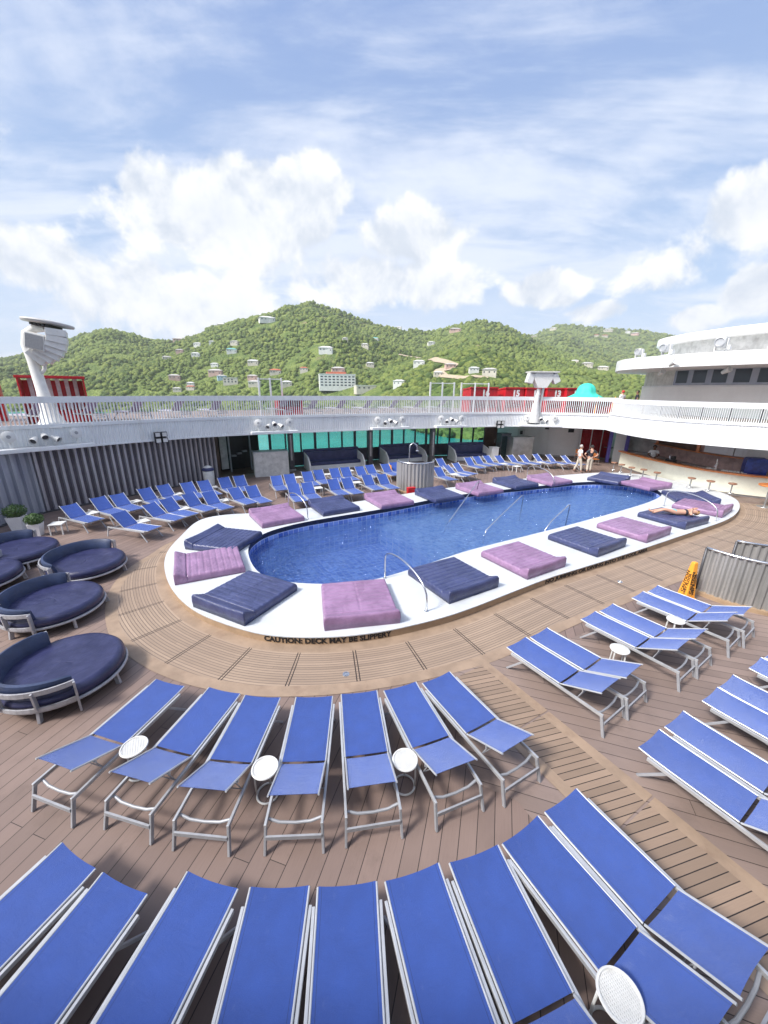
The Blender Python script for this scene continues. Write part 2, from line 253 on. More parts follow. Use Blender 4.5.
plain('shoe_dark', (.03, .025, .022), .5)
plain('speaker_grille', (.30, .30, .31), .7, 0, .1, 20, .4, 90)
plain('tower_white', (.68, .67, .65), .5, 0, .06, 3, dirt=((.45, .42, .38), 4, .4))
plain('disc_grey', (.52, .51, .49), .55, 0, .12, 3, dirt=((.25, .2, .17), 3, .5))
plain('house_white', (.66, .65, .62), .6, 0, .06, .3); plain('house_cream', (.58, .53, .45), .6, 0, .08, .3)
plain('house_pink', (.56, .38, .33), .6, 0, .08, .3); plain('house_blue', (.42, .58, .68), .6, 0, .08, .3)
plain('roof_red', (.52, .13, .06), .6, 0, .15, .3); plain('roof_grey', (.48, .46, .43), .6, 0, .12, .3)
plain('roof_white', (.68, .67, .66), .55, 0, .06, .3); plain('roof_teal', (.18, .50, .48), .5, 0, .1, .3)
plain('window_dark', (.035, .045, .06), .15, 0, .2, .3)
plain('bark', (.10, .07, .045), .9)
plain('road_dirt', (.42, .34, .24), .9, 0, .1, .2)
plain('grey_stone', (.60, .59, .57), .55, 0, .15, 2.5, .2, 30, dirt=((.3, .28, .26), 3, .5))
plain('umbrella_pole', (.6, .6, .58), .4)

# leaves of the clipped bushes
m, nt, b = base('bush_leaf', .55)
info = nt.new('ShaderNodeNewGeometry').outputs['Random Per Island']
nt.put(b.inputs['Base Color'], nt.mix(info, (.035, .085, .022), (.10, .18, .05)))
# forest crowns
m, nt, b = base('forest_leaf', .75)
gi = nt.new('ShaderNodeNewGeometry').outputs['Random Per Island']; co = coords(nt)
cc = nt.mix(nt.ramp(gi, .0, 1.0), (.062, .102, .025), (.188, .226, .054))
cc = nt.mix(nt.math('MULTIPLY', nt.ramp(nt.noise(co, .006, 3), .45, .62), .6), cc, (.195, .25, .065))  # this and the next mix put sunlit and cloud-shaded patches into colour
cc = nt.mix(nt.math('MULTIPLY', nt.ramp(nt.noise(co, .02, 4, .6), .5, .7), .5), cc, (.085, .13, .045))
nt.put(b.inputs['Base Color'], cc)
nt.put(b.inputs['Normal'], nt.bump(nt.noise(co, 1.2, 3, .7), .8, 1.2))
b.inputs['Specular IOR Level'].default_value = .15
# ground of the hills
m, nt, b = base('hill_ground', .9)
co = coords(nt)
cc = nt.mix(nt.ramp(nt.noise(co, .05, 6, .7), .35, .65), (.085, .13, .035), (.19, .235, .065))
cc = nt.mix(nt.ramp(nt.noise(co, .012, 5, .6), .62, .72), cc, (.24, .21, .11))
nt.put(b.inputs['Base Color'], cc)
vo = nt.new('ShaderNodeTexVoronoi', {'Vector': co, 'Scale': .34})
nt.put(b.inputs['Normal'], nt.bump(nt.math('SUBTRACT', 1.0, vo.outputs['Distance']), .8, 2.6))
b.inputs['Specular IOR Level'].default_value = .1
# corrugated metal
def corrug(name, a, c2):
    m, nt, b = base(name, .45, .35); co = coords(nt)
    n = nt.noise(nt.mapping(co, sc=(1, 1, .15)), 2.2, 4, .6)
    nt.put(b.inputs['Base Color'], nt.mix(nt.ramp(n, .35, .65), a, c2))
    return m
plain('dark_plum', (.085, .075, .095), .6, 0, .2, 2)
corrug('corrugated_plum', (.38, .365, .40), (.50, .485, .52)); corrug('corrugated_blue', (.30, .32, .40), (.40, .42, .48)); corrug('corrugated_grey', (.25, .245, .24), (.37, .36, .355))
# sea
m, nt, b = base('sea_water', .12)
co = coords(nt)
nt.put(b.inputs['Base Color'], nt.mix(nt.ramp(nt.noise(co, .02, 4), .35, .7), (.015, .30, .30), (.03, .42, .40)))
nt.put(b.inputs['Normal'], nt.bump(nt.noise(nt.mapping(co, sc=(1, 2.2, 1)), .35, 5, .65), .5, .8))
# pool tiles (UV in metres)
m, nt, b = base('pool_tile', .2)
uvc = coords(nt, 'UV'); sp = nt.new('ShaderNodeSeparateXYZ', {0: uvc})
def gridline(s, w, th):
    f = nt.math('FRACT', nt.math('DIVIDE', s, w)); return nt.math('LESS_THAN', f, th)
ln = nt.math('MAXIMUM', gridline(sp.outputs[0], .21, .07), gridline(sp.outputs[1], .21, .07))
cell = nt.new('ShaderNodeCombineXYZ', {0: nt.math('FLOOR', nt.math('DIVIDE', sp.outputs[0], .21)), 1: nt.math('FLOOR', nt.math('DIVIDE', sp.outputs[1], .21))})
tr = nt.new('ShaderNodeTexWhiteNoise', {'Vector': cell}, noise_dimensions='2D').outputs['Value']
nt.put(b.inputs['Base Color'], nt.mix(ln, nt.mix(tr, (.035, .105, .52), (.26, .40, .84)), (.74, .80, .90)))  # mosaic tones spread wide to stand in for caustic light speckle
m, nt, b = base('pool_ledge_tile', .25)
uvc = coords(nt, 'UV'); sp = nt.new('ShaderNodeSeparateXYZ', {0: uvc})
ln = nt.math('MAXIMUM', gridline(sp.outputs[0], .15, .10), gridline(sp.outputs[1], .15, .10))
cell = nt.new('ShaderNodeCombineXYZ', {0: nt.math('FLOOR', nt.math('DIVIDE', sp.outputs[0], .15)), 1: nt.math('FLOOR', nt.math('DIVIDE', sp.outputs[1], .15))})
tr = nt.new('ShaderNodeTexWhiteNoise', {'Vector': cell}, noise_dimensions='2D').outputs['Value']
nt.put(b.inputs['Base Color'], nt.mix(ln, nt.mix(tr, (.10, .26, .64), (.46, .64, .90)), (.70, .78, .88)))  # ledge tile tones carry the same painted light speckle
# pool water: clear, rippled, lets light through
def clear(name, tint, rough, bumpfn=None, ior=1.33):
    m = bpy.data.materials.new(name); m.use_nodes = True; MATS[name] = m
    nt = NT(m.node_tree); nt.n.remove(nt.n['Principled BSDF'])
    out = nt.n['Material Output']
    fr = nt.new('ShaderNodeFresnel', {'IOR': ior})
    tr = nt.new('ShaderNodeBsdfTransparent', {'Color': c4(tint)})
    gl = nt.new('ShaderNodeBsdfGlossy', {'Roughness': rough})
    if bumpfn:
        nrm = bumpfn(nt); nt.put(fr.inputs['Normal'], nrm); nt.put(gl.inputs['Normal'], nrm)
    mx = nt.new('ShaderNodeMixShader', {0: fr, 1: tr, 2: gl}); nt.put(out.inputs['Surface'], mx.outputs[0])
    return m
def ripples(nt):
    co = coords(nt)
    a = nt.noise(nt.mapping(co, rot=(0, 0, .5), sc=(1, 1.5, 1)), 4.2, 3, .55, .7); c = nt.noise(co, 1.3, 2)
    d = nt.noise(nt.mapping(co, rot=(0, 0, -.4), sc=(1.3, 1, 1)), 7.0, 2, .5, .4)
    return nt.bump(nt.math('ADD', nt.math('ADD', a, nt.math('MULTIPLY', d, .35)), nt.math('MULTIPLY', c, .5)), 1.0, .30)
m = clear('pool_water', (.86, .93, 1.0), .03, ripples)
nt = NT(m.node_tree); mx_ = [n for n in nt.n if n.type == 'MIX_SHADER'][0]
rf = nt.new('ShaderNodeBsdfRefraction', {'Color': c4((.86, .93, 1.0)), 'Roughness': .01, 'IOR': 1.33}); nt.put(rf.inputs['Normal'], ripples(nt))
m2 = nt.new('ShaderNodeMixShader', {0: .55, 1: mx_.inputs[1].links[0].from_socket, 2: rf.outputs[0]}); df = nt.new('ShaderNodeBsdfDiffuse', {'Color': c4((.17, .36, .82))})
m3 = nt.new('ShaderNodeMixShader', {0: .20, 1: m2.outputs[0], 2: df.outputs[0]}); nt.put(df.inputs['Normal'], ripples(nt)); nt.put(mx_.inputs[1], m3.outputs[0])
clear('window_glass', (.72, .86, .84), .02, None, 1.3)
clear('rail_glass', (.90, .95, .93), .03, None, 1.2)

# ------------------------------------------------------------------ mesh building
class MB:
    def __init__(s): s.v = []; s.f = []; s.mi = []; s.uv = None
    def add(s, vs, fs, mi=0):
        o = len(s.v); s.v += [tuple(p) for p in vs]; s.f += [tuple(i + o for i in f) for f in fs]; s.mi += [mi] * len(fs)
        return s
    def box(s, c, d, rz=0.0, mi=0, M=None):
        vs = []
        for i in (-.5, .5):
            for j in (-.5, .5):
                for k in (-.5, .5):
                    p = Vector((i * d[0], j * d[1], k * d[2]))
                    if rz: p = Matrix.Rotation(rz, 3, 'Z') @ p
                    p = p + Vector(c)
                    if M is not None: p = M @ p
                    vs.append(p)
        return s.add(vs, [(0, 1, 3, 2), (4, 6, 7, 5), (0, 4, 5, 1), (2, 3, 7, 6), (0, 2, 6, 4), (1, 5, 7, 3)], mi)
    def bar(s, p, q, w, h, up=(0, 0, 1), mi=0):
        p, q = Vector(p), Vector(q); d = (q - p).normalized(); up = Vector(up)
        if abs(d.dot(up)) > .95: up = Vector((0, 1, 0))
        x = d.cross(up).normalized(); z = x.cross(d)
        vs = [e + x * a * w / 2 + z * b_ * h / 2 for e in (p, q) for a, b_ in ((-1, -1), (1, -1), (1, 1), (-1, 1))]
        return s.add(vs, [(0, 1, 2, 3), (7, 6, 5, 4), (0, 4, 5, 1), (1, 5, 6, 2), (2, 6, 7, 3), (3, 7, 4, 0)], mi)
    def tube(s, path, r, n=8, mi=0, cap=True):
        path = [Vector(p) for p in path]; rr = r if isinstance(r, (list, tuple)) else [r] * len(path)
        vs = []; prev = None
        for i, p in enumerate(path):
            d = (path[min(i + 1, len(path) - 1)] - path[max(i - 1, 0)]).normalized()
            if prev is None:
                a = Vector((0, 0, 1)) if abs(d.z) < .9 else Vector((1, 0, 0)); x = d.cross(a).normalized()
            else: x = (prev - d * prev.dot(d)).normalized()
            prev = x; y = d.cross(x)
            vs += [p + (x * math.cos(2 * PI * k / n) + y * math.sin(2 * PI * k / n)) * rr[i] for k in range(n)]
        fs = [(i * n + k, i * n + (k + 1) % n, (i + 1) * n + (k + 1) % n, (i + 1) * n + k) for i in range(len(path) - 1) for k in range(n)]
        if cap: fs += [tuple(reversed(range(n))), tuple(range(len(vs) - n, len(vs)))]
        return s.add(vs, fs, mi)
    def ring(s, c, rad, r, n=28, k=6, mi=0, a0=0, a1=2 * PI):
        full = abs(a1 - a0 - 2 * PI) < 1e-4
        vs = []; m = n if full else n + 1
        for i in range(m):
            a = a0 + (a1 - a0) * i / n
            for j in range(k):
                t = 2 * PI * j / k; q = rad + r * math.cos(t)
                vs.append((c[0] + q * math.cos(a), c[1] + q * math.sin(a), c[2] + r * math.sin(t)))
        fs = [(i * k + j, ((i + 1) % m) * k + j, ((i + 1) % m) * k + (j + 1) % k, i * k + (j + 1) % k) for i in range(n) for j in range(k)]
        return s.add(vs, fs, mi)
    def lathe(s, prof, n=24, c=(0, 0, 0), mi=0):
        vs = [(c[0] + r * math.cos(2 * PI * k / n), c[1] + r * math.sin(2 * PI * k / n), c[2] + z) for r, z in prof for k in range(n)]
        fs = [(i * n + k, i * n + (k + 1) % n, (i + 1) * n + (k + 1) % n, (i + 1) * n + k) for i in range(len(prof) - 1) for k in range(n)]
        fs += [tuple(reversed(range(n))), tuple(range(len(vs) - n, len(vs)))]
        return s.add(vs, fs, mi)
    def prism(s, poly, z0, z1, mi=0):
        n = len(poly)
        vs = [(p[0], p[1], z0) for p in poly] + [(p[0], p[1], z1) for p in poly]
        fs = [tuple(reversed(range(n))), tuple(range(n, 2 * n))] + [(i, (i + 1) % n, n + (i + 1) % n, n + i) for i in range(n)]
        return s.add(vs, fs, mi)
    def sheet(s, fn, nu, nv, th, mi=0):
        """closed thin sheet under fn(u, v) -> point"""
        P = [[Vector(fn(i / nu, j / nv)) for j in range(nv + 1)] for i in range(nu + 1)]
        vs = [p for r in P for p in r]; o = len(vs)
        vs += [p - Vector((0, 0, th)) for p in vs]
        w = nv + 1; fs = []
        for i in range(nu):
            for j in range(nv):
                a, b_, c, d = i * w + j, (i + 1) * w + j, (i + 1) * w + j + 1, i * w + j + 1
                fs += [(a, b_, c, d), (o + d, o + c, o + b_, o + a)]
        for i in range(nu):
            a, b_ = i * w, (i + 1) * w; fs.append((b_, a, o + a, o + b_))
            a, b_ = i * w + nv, (i + 1) * w + nv; fs.append((a, b_, o + b_, o + a))
        for j in range(nv):
            fs.append((j, j + 1, o + j + 1, o + j)); a = nu * w; fs.append((a + j + 1, a + j, o + a + j, o + a + j + 1))
        return s.add(vs, fs, mi)
    def wall(s, path, z0, z1, th, mi=0, closed=False):
        """upright strip along path, th metres thick towards the left of travel"""
        P = [Vector((p[0], p[1])) for p in path]; n = len(P); off = []
        for i in range(n):
            d = (P[(i + 1) % n] - P[i - 1]) if closed else (P[min(i + 1, n - 1)] - P[max(i - 1, 0)])
            d.normalize(); off.append(P[i] + Vector((-d.y, d.x)) * th)
        za = z0 if callable(z0) else (lambda i: z0); zb = z1 if callable(z1) else (lambda i: z1)
        vs = []
        for i in range(n): vs += [(P[i].x, P[i].y, za(i)), (P[i].x, P[i].y, zb(i)), (off[i].x, off[i].y, zb(i)), (off[i].x, off[i].y, za(i))]
        fs = []
        for i in range(n if closed else n - 1):
            j = (i + 1) % n
            for k in range(4): fs.append((i * 4 + k, i * 4 + (k + 1) % 4, j * 4 + (k + 1) % 4, j * 4 + k))
        if not closed: fs += [(0, 3, 2, 1), ((n - 1) * 4, (n - 1) * 4 + 1, (n - 1) * 4 + 2, (n - 1) * 4 + 3)]
        return s.add(vs, fs, mi)
    def build(s, name, mats, parent=None, smooth=False, bevel=0.0, M=None, uv=None):
        me = bpy.data.meshes.new(name); me.from_pydata(s.v, [], s.f)
        for m in ([mats] if isinstance(mats, str) else mats): me.materials.append(MATS[m])
        if any(s.mi): me.polygons.foreach_set('material_index', s.mi)
        bm = bmesh.new(); bm.from_mesh(me)
        bmesh.ops.recalc_face_normals(bm, faces=bm.faces)
        if bevel: bmesh.ops.bevel(bm, geom=[e for e in bm.edges if len(e.link_faces) == 2 and e.calc_face_angle(0) > .5], offset=bevel, segments=2, affect='EDGES', profile=.6)
        bm.to_mesh(me); bm.free()
        if smooth: me.polygons.foreach_set('use_smooth', [True] * len(me.polygons))
        if smooth == 'auto': me.set_sharp_from_angle(angle=R(38))
        if uv:
            l = me.uv_layers.new(name='UVMap')
            for p in me.polygons:
                for li in p.loop_indices: l.data[li].uv = uv(me.vertices[me.loops[li].vertex_index].co, p)
        o = bpy.data.objects.new(name, me); C.objects.link(o)
        if parent is not None: o.parent = parent
        if M is not None: o.matrix_local = M
        return o

def tag(o, label, cat, group=None):
    o['label'] = label; o['category'] = cat
    if group: o['group'] = group
    return o
def thing(name, label, cat, loc=(0, 0, 0), rz=0.0, group=None):
    o = bpy.data.objects.new(name, None); C.objects.link(o)
    o.location = loc; o.rotation_euler = (0, 0, rz); o.empty_display_size = .2
    return tag(o, label, cat, group)
def struct(o): o['kind'] = 'structure'; return o
KIDS = {}
def dup(root, loc, rz, label, group=None):
    """a copy of a thing with copies of its parts and sub-parts"""
    r = root.copy(); C.objects.link(r); r.location = loc; r.rotation_euler = (0, 0, rz); r['label'] = label
    if group: r['group'] = group
    if root not in KIDS: KIDS[root] = [(c, list(c.children)) for c in root.children]
    for ch, subs in KIDS[root]:
        c = ch.copy(); C.objects.link(c); c.parent = r
        for g_ in subs:
            d = g_.copy(); C.objects.link(d); d.parent = c
    return r
def catmull(P, k=6, closed=True):
    n = len(P); out = []
    for i in range(n if closed else n - 1):
        p = [P[(i + j) % n] if closed else P[min(max(i + j, 0), n - 1)] for j in (-1, 0, 1, 2)]
        for t in range(k):
            t /= k
            out.append(tuple(.5 * (2 * p[1][a] + (p[2][a] - p[0][a]) * t + (2 * p[0][a] - 5 * p[1][a] + 4 * p[2][a] - p[3][a]) * t * t + (3 * p[1][a] - p[0][a] - 3 * p[2][a] + p[3][a]) * t ** 3) for a in (0, 1)))
    if not closed: out.append(tuple(P[-1]))
    return out
def resample(P, step=None, n=None, closed=False):
    Q = list(P) + ([P[0]] if closed else [])
    L = [0]
    for i in range(len(Q) - 1): L.append(L[-1] + math.dist(Q[i][:2], Q[i + 1][:2]))
    n = n or max(2, int(L[-1] / step)); out = []; k = 0
    for i in range(n + (0 if closed else 1)):
        d = L[-1] * i / n
        while k < len(L) - 2 and L[k + 1] < d: k += 1
        f = (d - L[k]) / max(1e-9, L[k + 1] - L[k])
        out.append(tuple(Q[k][a] + (Q[k + 1][a] - Q[k][a]) * f for a in (0, 1)))
    return out
def area(P): return .5 * sum(P[i][0] * P[(i + 1) % len(P)][1] - P[(i + 1) % len(P)][0] * P[i][1] for i in range(len(P)))
def smooth_loop(P, it=3):
    for _ in range(it): P = [tuple((P[i - 1][a] + 2 * P[i][a] + P[(i + 1) % len(P)][a]) / 4 for a in (0, 1)) for i in range(len(P))]
    return P
def offset(P, d, closed=True):
    n = len(P); out = []
    for i in range(n):
        a = Vector(P[i - 1] if closed or i else P[0]); c = Vector(P[(i + 1) % n] if closed or i < n - 1 else P[-1])
        t = (c - a).normalized(); out.append((P[i][0] - t.y * d, P[i][1] + t.x * d))
    return out
def flat(name, outer, holes, z, mat, uv=None, parent=None):
    loops = [[Vector((p[0], p[1], 0)) for p in outer]] + [[Vector((p[0], p[1], 0)) for p in h] for h in holes]
    tri = tessellate_polygon(loops); pts = [p for l in loops for p in l]
    mb = MB(); mb.add([(p.x, p.y, z) for p in pts], tri)
    o = mb.build(name, mat, parent, uv=uv)
    me = o.data
    if me.polygons and sum(p.normal.z * p.area for p in me.polygons) < 0: me.flip_normals()
    return o
def text_mesh(s, size, font_off=0.0, extrude=.004, spacing=1.0):
    cu = bpy.data.curves.new('lettering', 'FONT'); cu.body = s; cu.size = size; cu.extrude = extrude; cu.offset = font_off
    cu.align_x = 'CENTER'; cu.align_y = 'CENTER'; cu.space_character = spacing; cu.resolution_u = 3
    o = bpy.data.objects.new('lettering', cu); C.objects.link(o)
    me = bpy.data.meshes.new_from_object(o.evaluated_get(bpy.context.evaluated_depsgraph_get()))
    bpy.data.objects.remove(o); bpy.data.curves.remove(cu); me.name = 'lettering'
    return me
def lettering(s, size, mat, parent, M=None, fn=None, off=0.0, extrude=.004, name='lettering', spacing=1.0):
    me = text_mesh(s, size, off, extrude, spacing)
    me.materials.clear(); me.materials.append(MATS[mat])
    if fn:
        for v in me.vertices: v.co = fn(v.co)
    o = bpy.data.objects.new(name, me); C.objects.link(o); o.parent = parent
    if M is not None: o.matrix_local = M
    return o
ORD = ['first', 'second', 'third', 'fourth', 'fifth', 'sixth', 'seventh', 'eighth', 'ninth', 'tenth']
AX = R(28.5)                                    # direction of the ship's long axis
# ------------------------------------------------------------------ the pool
PLO = smooth_loop(catmull(PLINTH, 6), 6); PIN = smooth_loop(catmull(POOL, 6), 6)
if area(PLO) < 0: PLO.reverse()
if area(PIN) < 0: PIN.reverse()
PLO = resample(PLO, n=260, closed=True); PIN = resample(PIN, n=220, closed=True)
ZP = .20
pool = thing('swimming_pool', 'oval swimming pool with white coaming and blue tiled walls sunk in the deck', 'pool', (0, 0, 0))
flat('coaming', PLO, [PIN], ZP, 'coaming_white', parent=pool)
mb = MB(); n = len(PLO); IN = offset(PLO, .018)
rim = [(PLO, ZP), (PLO, ZP - .045), (IN, ZP - .045), (IN, -.01)]
mb.wall(PLO, ZP - .022, ZP - .0015, .12, closed=True); mb.build('coaming_lip', 'coaming_white', pool)
mb = MB(); mb.wall(IN, -.01, ZP - .024, .08, closed=True); mb.build('coaming_side', 'coaming_tan', pool)
OI = offset(PIN, -.06)
def strip_wall(name, mat, z0, z1):
    P = PIN; n = len(P); L = [0.0]
    for i in range(n): L.append(L[-1] + math.dist(P[i], P[(i + 1) % n]))
    vs = []; fs = []; uvs = {}
    for i in range(n + 1): vs += [(P[i % n][0], P[i % n][1], z0), (P[i % n][0], P[i % n][1], z1)]
    for i in range(n): fs.append((2 * i, 2 * i + 2, 2 * i + 3, 2 * i + 1))
    me = bpy.data.meshes.new(name); me.from_pydata(vs, [], fs); me.materials.append(MATS[mat])
    l = me.uv_layers.new(name='UVMap')
    for p in me.polygons:
        for li in p.loop_indices:
            k = me.loops[li].vertex_index; l.data[li].uv = (L[k // 2], vs[k][2])
    o = bpy.data.objects.new(name, me); C.objects.link(o); o.parent = pool
    return o
strip_wall('waterline_band', 'navy_band', .03, ZP)
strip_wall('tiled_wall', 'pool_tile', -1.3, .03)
def rot_uv(a):
    c, s_ = math.cos(a), math.sin(a)
    return lambda co, p: (co.x * c + co.y * s_, -co.x * s_ + co.y * c)
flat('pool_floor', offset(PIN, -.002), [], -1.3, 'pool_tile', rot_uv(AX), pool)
# shallow ledge at the far end
dv = Vector((math.cos(AX), math.sin(AX)))
led = [p for p in offset(PIN, .003) if (Vector(p) - Vector((2.1, 11.0))).dot(dv) > .0 ]
k0 = max(range(len(led)), key=lambda i: math.dist(led[i], led[i - 1])); led = led[k0:] + led[:k0]
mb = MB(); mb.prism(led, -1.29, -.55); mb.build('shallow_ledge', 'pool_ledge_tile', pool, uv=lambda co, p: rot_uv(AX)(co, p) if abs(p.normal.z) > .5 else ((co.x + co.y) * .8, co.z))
wt = flat('water', offset(PIN, .004), [], -.13, 'pool_water', parent=pool)

def on_curve(P, s, closed=True):
    """point and outward normal at arc length s along loop P"""
    n = len(P); i = 0
    while True:
        d = math.dist(P[i % n], P[(i + 1) % n])
        if s <= d: break
        s -= d; i += 1
    a, c = Vector(P[i % n]), Vector(P[(i + 1) % n]); t = (c - a).normalized()
    return a + t * s, t, Vector((t.y, -t.x))
def arc_of(P, q):
    i = min(range(len(P)), key=lambda k: math.dist(P[k], q)); return sum(math.dist(P[k], P[(k + 1) % len(P)]) for k in range(i))
def curve_text(s, size, a, c, zc):
    sa, sb = arc_of(IN, a), arc_of(IN, c); sm = (sa + sb) / 2
    me0 = text_mesh(s, size); w = max(v.co.x for v in me0.vertices) - min(v.co.x for v in me0.vertices); bpy.data.meshes.remove(me0)
    k = (sb - sa) / w
    def fn(co):
        p, t, nn = on_curve(IN, sm + co.x * k); return Vector((p.x + nn.x * (.004 + co.z), p.y + nn.y * (.004 + co.z), zc + co.y))
    lettering(s, size, 'black_letters', pool, fn=fn, off=.006, name='warning_lettering')
curve_text('CAUTION: DECK MAY BE SLIPPERY', .165, TXT1[0], TXT1[1], .092)
curve_text('NO JUMPING OR DIVING INTO THE POOL AREA', .15, TXT2[0], TXT2[1], .09)

# ------------------------------------------------------------------ the decks
planks('deck_boards', R(73.5), .200, (.208, .148, .126), (.035, .025, .022), var=.13, gap=.022, butt=9.0)
planks('side_boards', R(162), .200, (.235, .175, .150), (.04, .028, .025), var=.13, gap=.022, butt=9.0)
planks('strip_boards', 0, .098, (.27, .192, .138), (.02, .014, .012), uv=True, gap=.05, butt=40)
m = planks('ring_boards', 0, .062, (.325, .24, .175), (.03, .02, .016), uv=True, gap=.11, butt=40, gapcol=(.15, .11, .085))
nt = NT(m.node_tree); b = nt.n['Principled BSDF']
src = b.inputs['Base Color'].links[0].from_socket
sp = nt.new('ShaderNodeSeparateXYZ', {0: coords(nt, 'UV')})
fu = nt.math('FRACT', nt.math('DIVIDE', sp.outputs[0], 1.32))
seam = nt.math('MAXIMUM', nt.math('LESS_THAN', fu, .016), nt.math('MULTIPLY', nt.math('GREATER_THAN', fu, .045), nt.math('LESS_THAN', fu, .061)))
sec = nt.new('ShaderNodeTexWhiteNoise', {'W': nt.math('FLOOR', nt.math('DIVIDE', sp.outputs[0], 1.32))}, noise_dimensions='1D').outputs['Value']
col = nt.mix(nt.math('MULTIPLY', sec, .28), src, (.265, .19, .14))
nt.put(b.inputs['Base Color'], nt.mix(seam, col, (.03, .02, .016)))
plain('tan_border', (.305, .220, .156), .55, 0, .14, 2.2, .15, 30, dirt=((.2, .13, .09), 2.5, .5))
BACKLINE = [(-14.35, 15.4), (-9.9, 22.3), (-8.2, 24.9), (-5.6, 25.9), (-2.5, 27.7), (3.6, 30.6), (9.2, 31.7), (16, 33.4), (32, 36)]
struct(flat('deck', [(-26, -10), (32, -10)] + list(reversed(BACKLINE)) + [(-26, 12)], [offset(PLO, .3)], 0.0, 'deck_boards'))
struct(flat('side_deck', [(1.0, 5.9), (1.25, 3.75), (1.75, 3.5), (1.95, 3.1), (2.5, 1.9), (4.0, -2), (31, -2), (31, 14), (19, 15.5), (15, 12.5), (9, 9.4), (4, 6.9)], [], .004, 'side_boards'))
RO = resample(smooth_loop(catmull(RING + [[14.4, 12.5], [16.3, 13.7], [17.8, 15.3], [18.1, 17.2]], 6, False), 0), .16)
PB = [p for p in IN]
ib = []; last = None; nn = len(PB)
st = min(range(nn), key=lambda k: math.dist(PB[k], RO[0])); cur = st
for p in RO:
    cand = [(cur + k) % nn for k in range(0, 14)]
    cur = min(cand, key=lambda k: math.dist(PB[k], p)); ib.append(PB[cur])
ib = [ib[0]] + [tuple((ib[max(i - 3, 0)][a] + ib[max(i - 2, 0)][a] + ib[i - 1][a] + ib[i][a] + ib[min(i + 1, len(ib) - 1)][a] + ib[min(i + 2, len(ib) - 1)][a] + ib[min(i + 3, len(ib) - 1)][a]) / 7 for a in (0, 1)) for i in range(1, len(ib))]
def ring_strip(name, mat, f0, f1):
    """f0, f1: distance from the pool edge (>=0) or from the outer rim (<0)"""
    vs = []; fs = []; UV = []; L = 0
    for i, (o_, a) in enumerate(zip(RO, ib)):
        if i: L += math.dist(RO[i], RO[i - 1])
        d = math.dist(o_, a)
        for f in (f0, f1):
            t = (f if f >= 0 else d + f); t = max(-.02, min(d, t)); t = t if d > .7 else (t if f in (0, 0.0) else d * (.0 if f0 == 0 and f == f0 else (.33 if (f == .26) else (.66 if f == -.24 else 1))))
            vs.append((a[0] + (o_[0] - a[0]) * t / max(d, .01), a[1] + (o_[1] - a[1]) * t / max(d, .01), .008)); UV.append((L, t))
    for i in range(len(RO) - 1): fs.append((2 * i, 2 * i + 2, 2 * i + 3, 2 * i + 1))
    me = bpy.data.meshes.new(name); me.from_pydata(vs, [], fs); me.materials.append(MATS[mat])
    if sum(p.normal.z * p.area for p in me.polygons) < 0: me.flip_normals()
    l = me.uv_layers.new(name='UVMap')
    for lp in me.loops: l.data[lp.index].uv = UV[lp.vertex_index]
    o = bpy.data.objects.new(name, me); C.objects.link(o); return struct(o)
ring_strip('pool_walkway', 'ring_boards', .26, -.24)
ring_strip('walkway_inner_border', 'tan_border', -0.0, .26)
ring_strip('walkway_outer_border', 'tan_border', -.24, 1e3)
# the walkway that runs off the pool between the lounger groups
d0 = (Vector(STRIPR[-1]) - Vector(STRIPR[0])).normalized(); nrm = Vector((-d0.y, d0.x))
if nrm.x > 0: nrm = -nrm
s0 = Vector(STRIPR[0]) + Vector((0.02, 0.03))
def strip(name, mat, a, c, l0, l1, z, gap=0.0):
    vs = [s0 + d0 * l0 + nrm * a, s0 + d0 * l1 + nrm * a, s0 + d0 * l1 + nrm * c, s0 + d0 * l0 + nrm * c]
    mb = MB(); mb.add([(p.x, p.y, z) for p in vs], [(0, 1, 2, 3)])
    o = mb.build(name, mat, uv=lambda co, p: ((Vector(co.xy) - s0).dot(nrm) + .12 * (Vector(co.xy) - s0).dot(d0), (Vector(co.xy) - s0).dot(d0) + .28 * (Vector(co.xy) - s0).dot(nrm)))
    if o.data.polygons[0].normal.z < 0: o.data.flip_normals()
    return struct(o)
for k, (l0, l1) in enumerate([(0, 1.33), (1.36, 2.92), (2.95, 4.5), (4.53, 7.5)]):
    strip('crossing_walkway', 'strip_boards', .17, .83, l0, l1, .012)
    strip('crossing_border', 'tan_border', 0, .17, l0, l1, .012)
    strip('crossing_border', 'tan_border', .83, 1.0, l0, l1, .012)
for i, p in enumerate(DRAINS):
    o = MB().lathe([(.001, .013), (.052, .016), (.062, .015), (.066, .009)], 24).ring((0, 0, .017), .038, .006, 20).build('deck_drain', 'steel', smooth='auto')
    o.location = (p[0], p[1], 0)
    tag(o, ['round steel floor drain in the tan boards behind the curved lounger row', 'round steel floor drain in the tan boards near the yellow cone'][i], 'drain', 'floor drains in the walkway')

